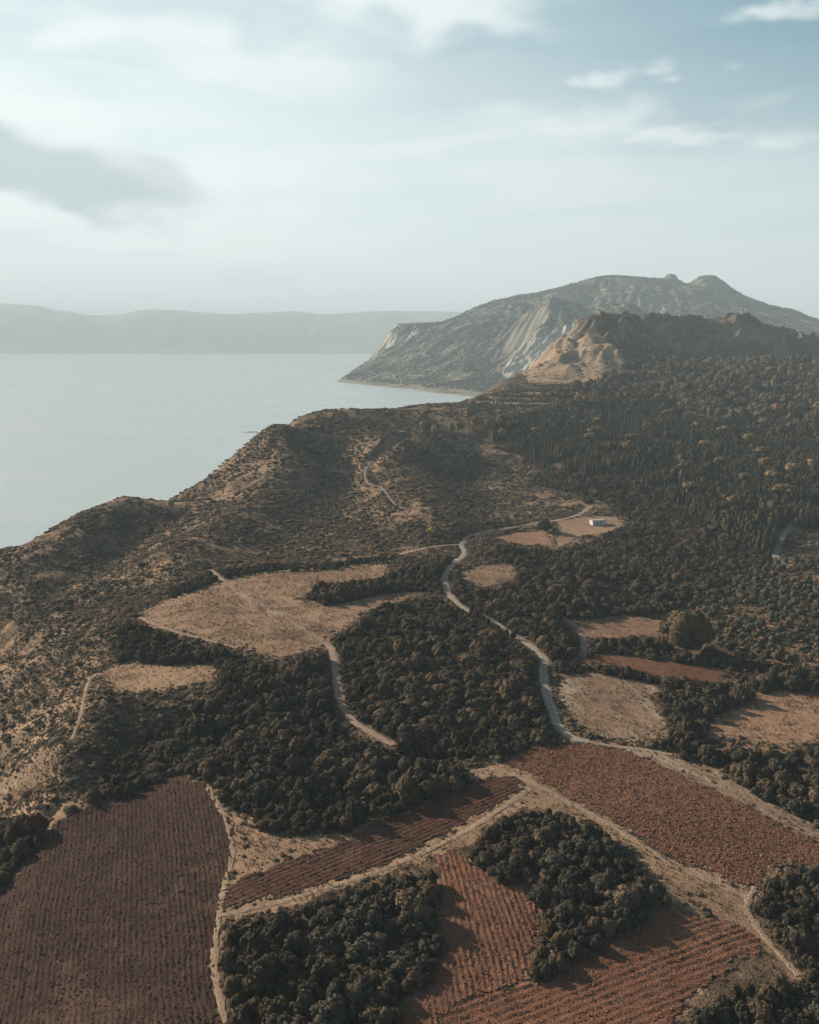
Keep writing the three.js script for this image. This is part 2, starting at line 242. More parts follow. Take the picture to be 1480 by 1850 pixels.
// ---------------------------------------------------------------- fields, meadows, roads (outlines in photograph pixels, laid on the ground)
const SOIL = [0.056, 0.034, 0.0265], RED = [0.165, 0.081, 0.051], STRAW = [0.40, 0.265, 0.165];
const fields = [
  { name: 'ploughed_field', label: 'broad dark brown ploughed field whose long rows run towards the scrub slope', rows: [[225, 1820], [229, 1500]], gap: 1.15, amp: 0.21, tint: SOIL, clod: 3.0,
    pts: [[330, 1400], [372, 1422], [398, 1465], [411, 1510], [417, 1550], [405, 1590], [393, 1650], [385, 1710], [384, 1760], [395, 1815], [405, 1980], [-80, 1980], [-90, 1660], [10, 1605], [60, 1545], [100, 1488], [130, 1474], [230, 1440]] },
  { name: 'ploughed_field', label: 'narrow dark ploughed strip between two pale straw margins', rows: [[420, 1620], [920, 1415]], gap: 1.45, amp: 0.21, tint: [0.090, 0.047, 0.034], clod: 1.8,
    pts: [[406, 1606], [480, 1570], [600, 1533], [740, 1463], [840, 1425], [925, 1397], [946, 1427], [900, 1452], [740, 1540], [600, 1592], [480, 1625], [398, 1642]] },
  { name: 'ploughed_field', label: 'largest bright red field of evenly broken clods bordered by straw margins', rows: [[960, 1380], [1380, 1590]], gap: 2.1, amp: 0.09, tint: RED, clod: 5.5,
    pts: [[918, 1376], [960, 1351], [1050, 1345], [1130, 1357], [1250, 1409], [1350, 1459], [1490, 1532], [1500, 1562], [1440, 1558], [1392, 1566], [1362, 1608], [1330, 1600], [1200, 1540], [1060, 1456], [950, 1396]] },
  { name: 'ploughed_field', label: 'wedge of red ploughed rows squeezed between two dark thickets', rows: [[819, 1548], [885, 1785]], gap: 1.3, amp: 0.20, tint: RED, clod: 2.6,
    pts: [[783, 1552], [815, 1534], [850, 1565], [900, 1590], [965, 1618], [986, 1645], [967, 1690], [947, 1735], [942, 1780], [900, 1786], [830, 1815], [770, 1866], [600, 1980], [560, 1980], [780, 1790], [800, 1690], [800, 1610]] },
  { name: 'ploughed_field', label: 'red ploughed field with wide furrows slanting beneath the diamond thicket', rows: [[1000, 1838], [1372, 1700]], gap: 1.75, amp: 0.23, tint: RED, clod: 2.6,
    pts: [[942, 1788], [990, 1775], [1080, 1720], [1200, 1660], [1290, 1654], [1350, 1680], [1372, 1704], [1332, 1740], [1262, 1795], [1080, 1980], [605, 1980], [775, 1866], [840, 1818], [900, 1792]] },
  { name: 'ploughed_field', label: 'small distant red ploughed strip beneath the great round pine', rows: [[1070, 1190], [1290, 1220]], gap: 1.6, amp: 0.15, tint: RED, clod: 1.2,
    pts: [[1046, 1190], [1075, 1182], [1130, 1186], [1220, 1196], [1310, 1212], [1296, 1234], [1240, 1232], [1180, 1218], [1110, 1202]] },
  { name: 'stubble_field', label: 'pale stubble field with faint drill lines beside the gravel road', rows: [[1040, 1225], [1160, 1335]], gap: 1.7, amp: 0.05, tint: [0.269, 0.184, 0.126], tuft: 1.2, pale: 1,
    pts: [[1008, 1218], [1060, 1214], [1186, 1236], [1180, 1275], [1213, 1322], [1170, 1342], [1060, 1330], [1030, 1290], [1010, 1245]] },
  { name: 'dry_meadow', label: 'dry tan meadow under the dark hedge clump', tint: [0.277, 0.173, 0.113], tuft: 1.6,
    pts: [[1258, 1322], [1320, 1281], [1400, 1250], [1500, 1256], [1500, 1338], [1400, 1347], [1320, 1328]] },
  { name: 'stubble_field', label: 'long pale straw strip along the top edge of the big red field', rows: [[1140, 1362], [1480, 1515]], gap: 1.6, amp: 0.04, tint: [0.269, 0.193, 0.137], tuft: 1.0, pale: 1,
    pts: [[1132, 1356], [1200, 1362], [1290, 1388], [1370, 1438], [1500, 1506], [1500, 1534], [1350, 1458], [1250, 1408]] },
  { name: 'dry_meadow', label: 'wide tan meadow crossed by a pale track above the thickets', tint: [0.307, 0.203, 0.133], tuft: 1.8,
    pts: [[250, 1110], [300, 1085], [400, 1050], [480, 1036], [580, 1031], [700, 1016], [694, 1040], [640, 1058], [580, 1052], [543, 1082], [590, 1096], [700, 1072], [775, 1068], [650, 1112], [604, 1150], [592, 1162], [560, 1176], [500, 1192], [430, 1167], [350, 1147], [270, 1132]] },
  { name: 'dry_meadow', label: 'small grass clearing on the shoulder of the coastal slope', tint: [0.300, 0.202, 0.130], tuft: 1.5,
    pts: [[180, 1216], [230, 1196], [300, 1203], [392, 1200], [384, 1230], [300, 1246], [212, 1252]] },
  { name: 'dry_meadow', label: 'small oval straw clearing beside the bend of the gravel road', tint: [0.314, 0.207, 0.137], tuft: 1.2,
    pts: [[838, 1036], [870, 1022], [932, 1018], [928, 1048], [880, 1060], [850, 1056]] },
  { name: 'dry_meadow', label: 'bare tan yard sloping round the little white house', tint: [0.286, 0.198, 0.129], tuft: 0.6,
    pts: [[1008, 944], [1050, 934], [1110, 933], [1128, 950], [1100, 962], [1050, 968], [1000, 990], [1015, 965]] },
  { name: 'dry_meadow', label: 'reddish tan clearing below the track to the white house', tint: [0.300, 0.177, 0.122], tuft: 0.8,
    pts: [[890, 972], [930, 962], [985, 960], [1000, 985], [940, 985]] },
  { name: 'dry_meadow', label: 'triangle of straw grass between the brown field and the dark strip', tint: [0.330, 0.221, 0.145], tuft: 2.0,
    pts: [[398, 1452], [430, 1466], [480, 1500], [520, 1514], [620, 1506], [745, 1457], [760, 1452], [740, 1462], [600, 1532], [480, 1568], [412, 1602], [424, 1552], [416, 1508]] },
  { name: 'grass_margin', label: 'broad straw margin running along both the dark strip and the big red field', tint: [0.314, 0.210, 0.137], tuft: 1.6,
    pts: [[396, 1668], [398, 1644], [480, 1627], [600, 1594], [740, 1542], [900, 1454], [948, 1428], [926, 1396], [860, 1412], [830, 1412], [880, 1378], [918, 1377], [950, 1398], [1060, 1458], [1200, 1542], [1330, 1602], [1362, 1610], [1352, 1640], [1390, 1700], [1452, 1765], [1430, 1778], [1372, 1702], [1350, 1678], [1290, 1652], [1210, 1600], [1120, 1520], [1060, 1480], [960, 1455], [890, 1480], [840, 1530], [785, 1550], [640, 1600], [480, 1650]] },
  { name: 'dry_meadow', label: 'thin grass clearing beside the great round pine', tint: [0.245, 0.149, 0.102], tuft: 0.9,
    pts: [[1010, 1118], [1070, 1122], [1130, 1110], [1200, 1122], [1205, 1150], [1120, 1160], [1050, 1150]] },
  { name: 'dry_meadow', label: 'tiny tan field among the woodland by the sandy track', tint: [0.281, 0.196, 0.125], pts: [[1316, 736], [1340, 738], [1364, 743], [1356, 751], [1324, 748]] },
  { name: 'dry_meadow', label: 'pale glade in the woodland just above the golden tree', tint: [0.270, 0.202, 0.135], pts: [[1404, 715], [1434, 717], [1432, 729], [1404, 726]] },
  { name: 'dry_meadow', label: 'small pale glade deep in the mixed woodland', tint: [0.260, 0.196, 0.130], pts: [[1364, 707], [1398, 711], [1392, 721], [1368, 719]] },
];
const roads = [
  { name: 'gravel_road', w: 3.3, tint: [0.33, 0.295, 0.245], label: 'pale winding gravel road between the dark thickets', px: [[1064, 1341], [1040, 1335], [1016, 1320], [1000, 1290], [988, 1250], [981, 1215], [984, 1192], [962, 1169], [920, 1143], [880, 1118], [842, 1101], [815, 1078], [803, 1052], [808, 1032], [825, 1014], [839, 1001], [832, 984]] },
  { name: 'dirt_track', w: 3.2, tint: [0.317, 0.230, 0.182], label: 'faint dirt track beyond the gravel road bend below the scrub hill', px: [[832, 984], [800, 986], [760, 992], [722, 1002]] },
  { name: 'dirt_track', w: 3.4, tint: [0.317, 0.237, 0.198], label: 'dirt track climbing to the little white house', px: [[832, 984], [850, 968], [872, 962], [920, 954], [970, 945], [1010, 940], [1045, 930], [1066, 916], [1078, 910], [1068, 903], [1064, 897]] },
  { name: 'dirt_track', w: 2.9, tint: [0.331, 0.244, 0.194], label: 'pale track crossing the wide tan meadow and dropping into the thicket', px: [[380, 1030], [397, 1044], [430, 1070], [480, 1096], [540, 1130], [575, 1153], [598, 1171], [605, 1200], [610, 1240], [621, 1280], [642, 1306], [675, 1326], [712, 1346]] },
  { name: 'footpath', w: 2.0, tint: [0.302, 0.244, 0.212], label: 'thin pale footpath winding up the scrub hill', px: [[742, 792], [705, 814], [673, 833], [660, 853], [668, 874], [688, 880], [702, 897], [716, 913], [736, 923]] },
  { name: 'dirt_track', w: 4.0, tint: [0.259, 0.230, 0.227], label: 'grey track at the foot of the dark conifer wood', px: [[1434, 942], [1412, 975], [1402, 1005], [1410, 1018], [1430, 1026]] },
  { name: 'footpath', w: 2.4, tint: [0.259, 0.210, 0.191], label: 'narrow path joining the clearing to the small red strip', px: [[1012, 1112], [1040, 1132], [1056, 1165], [1050, 1186]] },
  { name: 'footpath', w: 2.0, tint: [0.331, 0.230, 0.175], label: 'worn path along the lower rim of the wide tan meadow', px: [[252, 1116], [300, 1136], [360, 1153], [430, 1170]] },
  { name: 'dirt_track', w: 1.9, tint: [0.30, 0.22, 0.155], label: 'narrow track under the hedge along the top of the wide meadow', px: [[397, 1044], [440, 1040], [500, 1033], [580, 1027], [640, 1022], [700, 1013]] },
  { name: 'footpath', w: 0.9, tint: [0.26, 0.195, 0.14], label: 'pale eroded path down the crest of the coastal slope', px: [[163, 1222], [152, 1262], [145, 1298], [131, 1336]] },
  { name: 'dirt_track', w: 1.6, tint: [0.33, 0.245, 0.175], label: 'pale track rounding the copse at the corner of the big red field', px: [[1364, 1603], [1350, 1640], [1380, 1692], [1412, 1728], [1444, 1764]] },
  { name: 'dirt_track', w: 1.8, tint: [0.31, 0.25, 0.18], label: 'faint track between the stubble field and the big red field', px: [[1064, 1341], [1110, 1349], [1160, 1354], [1215, 1364]] },
  { name: 'dirt_track', w: 1.8, tint: [0.33, 0.245, 0.175], label: 'pale wheel track along the lower side of the big red field', px: [[848, 1396], [890, 1390], [935, 1402], [1010, 1440], [1100, 1490], [1200, 1552], [1300, 1600], [1350, 1622]] },
  { name: 'dirt_track', w: 1.8, tint: [0.33, 0.245, 0.175], label: 'pale wheel track along the lower side of the dark strip', px: [[400, 1655], [500, 1632], [620, 1596], [740, 1552], [850, 1498], [930, 1445], [960, 1425]] },
  { name: 'footpath', w: 1.5, tint: [0.33, 0.245, 0.175], label: 'pale path bordering the broad brown field beside the thicket', px: [[374, 1424], [400, 1465], [414, 1510], [420, 1552], [408, 1592], [397, 1650], [389, 1710], [389, 1760], [400, 1815], [408, 1850]] },
  { name: 'dirt_track', w: 4.5, tint: [0.331, 0.230, 0.175], label: 'sandy track leading to the orchards under the rocky ridge', px: [[1330, 741], [1372, 752], [1420, 748], [1450, 757], [1500, 768]] },
];
const brief = ['the broad brown field', 'the narrow dark strip', 'the big red field', 'the red wedge', 'the slanting furrows', 'the small red strip', 'the stubble field', 'the dry meadow', 'the straw strip', 'the wide tan meadow', 'the shaded clearing', 'the oval clearing', 'the house yard', 'the reddish clearing', 'the straw triangle', 'the straw margin', 'the pine clearing', 'the tiny tan field', 'the pale glade', 'the woodland glade'];
fields.forEach((f, k) => { f.area = new Area(outline(f.pts)); f.brief = brief[k]; });
for (const r of roads) { const c = new THREE.CatmullRomCurve3(outline(r.px).map(([x, d]) => new THREE.Vector3(x, 0, d))); r.line = c.getSpacedPoints(Math.max(20, Math.ceil(c.getLength() / 1.3))).map((p) => [p.x, p.z]);
  r.x0 = Math.min(...r.line.map((q) => q[0])) - 12; r.x1 = Math.max(...r.line.map((q) => q[0])) + 12; r.d0 = Math.min(...r.line.map((q) => q[1])) - 12; r.d1 = Math.max(...r.line.map((q) => q[1])) + 12; }
function roadGap(x, d) { let m = 99; for (const r of roads) { if (x < r.x0 || x > r.x1 || d < r.d0 || d > r.d1) continue; for (let k = 1; k < r.line.length; k++) m = Math.min(m, segDist(x, d, r.line[k - 1], r.line[k]) - r.w / 2); } return m; }   // metres outside the nearest road edge
const ragged = (x, d) => { const [a, b] = jitter(x, d, 9, 2.2); return [a + 1.3 * vnoise(x / 1.6, d / 1.6, 63), b + 1.3 * vnoise(x / 1.6 + 9, d / 1.6, 64)]; };
function fieldAt(x, d) { const [a, b] = ragged(x, d); for (const f of fields) if (f.area.has(a, b)) return f; return null; }

// zones of vegetation (outlines follow the canopy, a few metres above the ground)
const Z = (pts, lift) => new Area(outline(pts, lift));
const thickets = [
  ['in the diamond thicket', Z([[925, 1456], [1000, 1458], [1085, 1490], [1105, 1512], [1150, 1560], [1200, 1602], [1240, 1645], [1165, 1690], [1060, 1735], [985, 1768], [955, 1750], [962, 1705], [990, 1662], [985, 1638], [950, 1608], [900, 1582], [862, 1560], [852, 1530], [882, 1490]], 3.5), 1],
  ['in the thicket below the dark strip', Z([[420, 1670], [520, 1632], [640, 1596], [760, 1567], [800, 1570], [810, 1605], [822, 1680], [826, 1740], [810, 1800], [770, 1870], [600, 1975], [425, 1975], [404, 1800], [396, 1740], [400, 1690]], 3.5), 1],
  ['in the copse cornering the big field', Z([[1384, 1576], [1420, 1566], [1560, 1566], [1560, 1770], [1460, 1745], [1400, 1690], [1372, 1640], [1370, 1606]], 3.5), 1],
  ['in the copse beneath the slanting furrows', Z([[1205, 1860], [1290, 1796], [1340, 1768], [1400, 1762], [1560, 1775], [1560, 1975], [1100, 1975]], 3.5), 1],
  ['in the thicket between track and road', Z([[604, 1155], [680, 1096], [760, 1076], [795, 1084], [850, 1110], [920, 1150], [966, 1184], [970, 1240], [992, 1300], [1004, 1330], [900, 1350], [830, 1350], [728, 1345], [655, 1302], [632, 1262], [618, 1200]], 3), 1],
  ['in the thicket below the wide meadow', Z([[212, 1130], [262, 1128], [330, 1155], [430, 1180], [500, 1200], [588, 1176], [598, 1250], [600, 1292], [640, 1322], [720, 1352], [830, 1370], [846, 1404], [800, 1440], [740, 1452], [620, 1490], [510, 1503], [445, 1462], [385, 1420], [330, 1390], [230, 1428], [140, 1468], [190, 1380], [260, 1300], [392, 1246], [400, 1200], [300, 1196], [222, 1196], [205, 1160]], 3), 0.95],
  ['on the rim of the brown field', Z([[-160, 1480], [0, 1476], [50, 1482], [84, 1492], [70, 1545], [20, 1590], [-40, 1620], [-60, 1700], [-70, 1790], [-240, 1790]], 2.5), 0.9],
  ['in the hedge above the straw strip', Z([[1100, 1338], [1220, 1332], [1300, 1350], [1480, 1345], [1560, 1400], [1560, 1520], [1480, 1488], [1370, 1425], [1290, 1382], [1200, 1358]], 3), 0.85],
  ['in the clump beside the stubble field', Z([[1190, 1228], [1230, 1214], [1300, 1228], [1380, 1250], [1320, 1275], [1255, 1325], [1212, 1312], [1186, 1270]], 3.5), 1],
  ['in the hedge behind the stubble field', Z([[1000, 1190], [1060, 1198], [1120, 1206], [1188, 1218], [1184, 1232], [1060, 1210], [1008, 1212]], 2.5), 1],
  ['in the belt behind the small strip', Z([[1070, 1152], [1160, 1144], [1230, 1160], [1300, 1172], [1400, 1195], [1540, 1210], [1540, 1250], [1380, 1240], [1320, 1205], [1200, 1190], [1100, 1178], [1066, 1178]], 3), 0.9],
  ['in the clump dividing the wide meadow', Z([[548, 1078], [570, 1058], [620, 1052], [690, 1044], [760, 1014], [828, 1002], [800, 1032], [795, 1062], [700, 1064], [600, 1090], [560, 1088]], 2.5), 1],
  ['on the wooded slope beyond the road', Z([[826, 1030], [845, 1062], [890, 1062], [936, 1048], [936, 1016], [885, 995], [900, 985], [1000, 992], [1080, 966], [1150, 944], [1250, 978], [1360, 1012], [1300, 1050], [1220, 1090], [1130, 1108], [1010, 1110], [1050, 1172], [994, 1180], [900, 1124], [840, 1092], [818, 1060]], 3.5), 0.95],
  ['in the hollow below the dark wood', Z([[955, 868], [1040, 884], [1058, 902], [1090, 896], [1110, 915], [1180, 945], [1260, 975], [1370, 1012], [1395, 1000], [1340, 975], [1260, 925], [1190, 885], [1120, 852], [1050, 856], [985, 845]], 4), 1],
  ['in the hedge above the wide meadow', Z([[300, 1062], [380, 1030], [470, 1020], [560, 1018], [700, 1002], [700, 1014], [580, 1028], [480, 1032], [400, 1046], [310, 1078]], 2), 0.8],
];
const forest = Z([[905, 756], [960, 735], [1040, 738], [1200, 730], [1330, 768], [1480, 795], [1580, 800], [1580, 960], [1425, 935], [1390, 990], [1340, 985], [1260, 930], [1190, 892], [1120, 858], [1050, 862], [985, 850], [935, 810], [895, 780]], 6);
const grove = Z([[1290, 1010], [1400, 1010], [1560, 1010], [1560, 1205], [1400, 1188], [1300, 1165], [1290, 1110], [1240, 1090], [1300, 1050]], 2);
const pines = Z([[1130, 655], [1200, 645], [1300, 655], [1560, 650], [1560, 800], [1480, 788], [1330, 762], [1200, 724], [1040, 732], [960, 718], [1050, 694]], 4);
const coast = Z([[-200, 1000], [0, 1080], [130, 1040], [215, 905], [370, 890], [440, 850], [505, 784], [530, 800], [520, 850], [450, 920], [330, 1000], [300, 1050], [220, 1110], [190, 1200], [180, 1240], [140, 1330], [100, 1430], [60, 1480], [-200, 1500]], 0);
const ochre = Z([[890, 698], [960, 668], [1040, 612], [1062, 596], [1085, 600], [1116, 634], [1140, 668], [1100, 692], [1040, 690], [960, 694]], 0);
const terraces = Z([[832, 730], [900, 706], [1000, 692], [1050, 692], [1040, 728], [950, 734], [860, 742]], 1.5);
const inThicket = (x, d) => { for (const t of thickets) if (t[1].has(x, d)) return t; return null; };

// ---------------------------------------------------------------- relief on the smooth ground
const folds = [[[[505, 786], [545, 832], [505, 880], [440, 940], [335, 1004]], 9, 26], [[[585, 800], [630, 850], [650, 900], [610, 950]], -6, 34], [[[770, 790], [735, 840], [750, 900], [790, 955]], 7, 34], [[[860, 800], [850, 850], [880, 905]], -4, 26], [[[640, 760], [690, 790], [700, 840]], 5, 26],
  [[[215, 908], [150, 960], [60, 1040]], 2, 16], [[[300, 935], [230, 985], [150, 1050]], -4, 20], [[[200, 1045], [120, 1085], [40, 1120]], 4, 14], [[[190, 1240], [150, 1310], [110, 1400]], 3, 10], [[[250, 1330], [200, 1410]], -2, 12]].map(([p, a, w]) => ({ l: outline(p), a, w }));
const foldAt = (x, d) => { let s = 0; for (const f of folds) { let m = 1e9; for (let k = 1; k < f.l.length; k++) m = Math.min(m, segDist(x, d, f.l[k - 1], f.l[k])); if (m < 3 * f.w) s += f.a * Math.exp(-m * m / (f.w * f.w)); } return s; };
{
  const g = near, src = g.h.slice();
  for (let j = 0; j < g.nd; j++) { const d = g.depth(j);
    for (let i = 0; i < g.nu; i++) { const k = j * g.nu + i, x = (g.u0 + i * g.du) * d; if (src[k] < -6) continue;
      const i0 = Math.max(i - 2, 0), i1 = Math.min(i + 2, g.nu - 1), j0 = Math.max(j - 2, 0), j1 = Math.min(j + 2, g.nd - 1);
      const gx = (src[j * g.nu + i1] - src[j * g.nu + i0]) / ((i1 - i0) * g.du * d), gd = (src[j1 * g.nu + i] - src[j0 * g.nu + i]) / (g.depth(j1) - g.depth(j0)), s = Math.hypot(gx, gd);
      let calm = 1;
      if (d < 1420) { const f = fields.find((f) => f.area.has(x, d)); if (f) calm = 0.05; else { let m = roadGap(x, d); for (const f of fields) if (x > f.area.x0 - 6 && x < f.area.x1 + 6 && d > f.area.d0 - 6 && d < f.area.d1 + 6) m = Math.min(m, f.area.rim(x, d)); calm = 0.05 + 0.95 * sstep(0.5, 9, m); } }
      const steep = sstep(0.16, 0.5, s), rock = sstep(1380, 1480, d) * sstep(110, 170, src[k]);
      let n = fbm(x / 62, d / 62, 4, 71) * 2.6 + fbm(x / 11, d / 11, 3, 72) * 0.55;
      n += steep * (gully(x / 46, d / 46, gx, gd, 73) * 3.4 + gully(x / 19, d / 19, gx, gd, 74) * 1.5 + gully(x / 8, d / 8, gx, gd, 75) * 0.55);
      if (d > 300 && d < 1150) n += foldAt(x, d); else if (d > 210 && d <= 300) n += foldAt(x, d) * sstep(210, 260, d);
      if (terraces.has(x, d)) { const t = src[k] / 4.2, f = t - Math.floor(t); n = (Math.floor(t) + sstep(0.62, 0.98, f)) * 4.2 - src[k] + fbm(x / 11, d / 11, 2, 72) * 0.3; }
      if (d > 1000 && !terraces.has(x, d)) n += sstep(1000, 1400, d) * (fbm(x / 120, d / 120, 4, 76) * 5 + steep * gully(x / 95, d / 95, gx, gd, 77) * 7);
      if (rock) n += rock * (Math.abs(fbm(x / 34, d / 34, 4, 78)) * 9 - 2 + sstep(0.12, 0.38, fbm(x / 30, d / 22, 3, 79)) * 9);
      g.h[k] = src[k] + n * calm * sstep(-6, 8, src[k]);
    } }
}
const cliffA = (() => { const pts = [[925, 700, 3120], [902, 692, 3230], [928, 652, 3320], [952, 612, 3385], [985, 600, 3375], [1045, 600, 3325], [1060, 640, 3050], [990, 690, 3030]]; return new Area(pts.map(([px, py, D]) => { const [x, , d] = rayOf(px, py); return [x / d * D, D]; })); })();
const cliffB = (() => { const pts = [[688, 640, 4380], [680, 660, 4250], [720, 640, 4250], [760, 612, 4300], [745, 596, 4520], [700, 592, 4640]]; return new Area(pts.map(([px, py, D]) => { const [x, , d] = rayOf(px, py); return [x / d * D, D]; })); })();
const knob = (px, py, D, r, hgt, p = 2) => { const [x, , d] = rayOf(px, py); return { x: x / d * D, d: D, r, hgt, p }; };
const knobs = [knob(1214, 500, 4850, 30, 26, 6), knob(1206, 503, 4850, 110, 14, 2), knob(1276, 510, 4720, 70, 15, 4), knob(1286, 512, 4720, 120, 14, 3), knob(1305, 520, 4700, 40, 8, 3), knob(1440, 570, 4550, 70, 22, 2), knob(1090, 505, 4800, 160, 14, 2)];
{
  const g = far, src = g.h.slice();
  for (let j = 0; j < g.nd; j++) { const d = g.depth(j);
    for (let i = 0; i < g.nu; i++) { const k = j * g.nu + i, x = (g.u0 + i * g.du) * d; if (src[k] < -8) continue;
      const i0 = Math.max(i - 2, 0), i1 = Math.min(i + 2, g.nu - 1), j0 = Math.max(j - 2, 0), j1 = Math.min(j + 2, g.nd - 1);
      const gx = (src[j * g.nu + i1] - src[j * g.nu + i0]) / ((i1 - i0) * g.du * d), gd = (src[j1 * g.nu + i] - src[j0 * g.nu + i]) / (g.depth(j1) - g.depth(j0)), s = Math.hypot(gx, gd), steep = sstep(0.08, 0.5, s);
      let n = fbm(x / 420, d / 420, 5, 81) * 16 + steep * (d > 4150 ? 0.6 : 1) * (gully(x / 380, d / 380, gx, gd, 82) * 15 + (0.5 - Math.abs(gully(x / 260, d / 260, gx, gd, 83))) * 26 + (0.5 - Math.abs(gully(x / 120, d / 120, gx, gd, 84))) * 17 + gully(x / 50, d / 50, gx, gd, 85) * 7);
      n += Math.abs(fbm(x / 90, d / 90, 4, 86)) * 12; if (s > 0.3 && cliffA.has(x, d)) n += (0.5 - Math.abs(gully(x / 85, d / 85, gx, gd, 87))) * 26 + (0.5 - Math.abs(gully(x / 36, d / 36, gx, gd, 88))) * 13 + vnoise(x / 14, d / 14, 89) * 3;
      let calm = 1; for (const q of knobs) calm = Math.min(calm, 0.55 + 0.45 * sstep(80, 330, Math.hypot(x - q.x, d - q.d))); n *= calm;
      for (const q of knobs) { const r = Math.hypot(x - q.x + 0.35 * q.r * fbm(x / 45, d / 45, 3, 165), (d - q.d) * 0.7) / q.r * (1 + 0.3 * fbm(x / 30, d / 30, 2, 166)); if (r < 2) n += q.hgt * Math.exp(-Math.pow(r, q.p)); }
      g.h[k] = src[k] + n * sstep(-8, 45, src[k]) * (d < 2600 ? 0.5 : 1);
    } }
}
const H = (x, d) => near.at(x, d);
console.log('relief');

// ---------------------------------------------------------------- textures of the matter of surfaces
function tile(n, fn, srgb) {
  const data = new Uint8Array(n * n * 4);
  for (let j = 0; j < n; j++) for (let i = 0; i < n; i++) { const c = fn(i / n, j / n), o = (j * n + i) * 4; data[o] = clamp(c[0], 0, 1) * 255; data[o + 1] = clamp(c[1], 0, 1) * 255; data[o + 2] = clamp(c[2], 0, 1) * 255; data[o + 3] = 255; }
  const t = new THREE.DataTexture(data, n, n); t.wrapS = t.wrapT = THREE.RepeatWrapping; t.magFilter = THREE.LinearFilter; t.minFilter = THREE.LinearMipmapLinearFilter; t.generateMipmaps = true; if (srgb) t.colorSpace = THREE.SRGBColorSpace; t.needsUpdate = true; return t;
}
function wrapNoise(u, v, f, s) { const x = u * f, y = v * f, i = Math.floor(x), j = Math.floor(y); let a = x - i, b = y - j; a = a * a * (3 - 2 * a); b = b * b * (3 - 2 * b); const h = (p, q) => hash2(((p % f) + f) % f, ((q % f) + f) % f, s); return mix(mix(h(i, j), h(i + 1, j), a), mix(h(i, j + 1), h(i + 1, j + 1), a), b); }
const wrapFbm = (u, v, f, o, s) => { let a = 0.5, r = 0, t = 0; for (let k = 0; k < o; k++) { r += a * wrapNoise(u, v, f, s + k); t += a; a *= 0.55; f *= 2; } return r / t; };
const grainMap = tile(512, (u, v) => { const n = wrapFbm(u, v, 12, 5, 1), q = wrapNoise(u, v, 170, 9); const k = 0.74 + (n - 0.5) * 0.62 + (q - 0.5) * 0.22; return [k, k * (0.985 + 0.02 * q), k * 0.98]; });
const grainBump = tile(512, (u, v) => { const k = wrapFbm(u, v, 24, 5, 20); return [k, k, k]; });
const groundMat = matte({ vertexColors: true, map: grainMap, bumpMap: grainBump, bumpScale: 0.35 });
const farMat = matte({ vertexColors: true });

// ---------------------------------------------------------------- ground, headland, far range, sea
const GR = 1.25;                                    // the grain map averages 0.74
function groundColor(x, d, h, gx, gd) {
  const s = Math.hypot(gx, gd), n = fbm(x / 38, d / 38, 4, 91), m = fbm(x / 6, d / 6, 3, 92);
  const m3 = fbm(x / 2.6, d / 2.6, 3, 93); let c = mix3([0.105, 0.078, 0.053], [0.250, 0.172, 0.112], sstep(-0.3, 0.35, n + m * 0.5 + m3 * 0.5));
  if (coast.has(...jitter(x, d, 40, 30))) c = mix3(c, [0.285, 0.195, 0.128], sstep(-0.35, 0.4, n * 0.6 + m * 0.7 + m3 * 0.7));             // the dry grass of the seaward slope
  if (d < 1300 && h > 6) {
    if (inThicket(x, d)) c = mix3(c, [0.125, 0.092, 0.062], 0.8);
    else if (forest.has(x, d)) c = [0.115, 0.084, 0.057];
    else if (grove.has(x, d)) c = mix3([0.16, 0.10, 0.064], [0.27, 0.155, 0.10], sstep(-0.2, 0.3, m + n));
  }
  if (d > 1330 && h > 100) { const [a, b] = jitter(x, d, 30, 14); c = ochre.has(a, b) ? mix3([0.33, 0.235, 0.155], [0.20, 0.15, 0.105], sstep(0.0, 0.4, m + n * 0.7)) : mix3([0.125, 0.097, 0.068], [0.080, 0.066, 0.049], sstep(-0.2, 0.3, m + n * 0.7)); }  // ridge ground colour: tan raised on the sunlit face, shade darkened into the rest
  if (terraces.has(x, d)) { const t = h / 4.2, f = t - Math.floor(t); c = mix3([0.15, 0.11, 0.072], [0.28, 0.20, 0.13], sstep(0.35, 0.6, Math.abs(f - 0.5) * 2)); }
  const bare = sstep(0.85, 1.25, s + m * 0.35 + n * 0.25); c = mix3(c, d > 1330 ? [0.19, 0.17, 0.145] : [0.225, 0.18, 0.138], bare * 0.7);
  if (h < 5) c = mix3(c, [0.30, 0.27, 0.22], sstep(5, 1, h));
  const k = GR * (1 + 0.25 * m); return [c[0] * k, c[1] * k, c[2] * k];
}
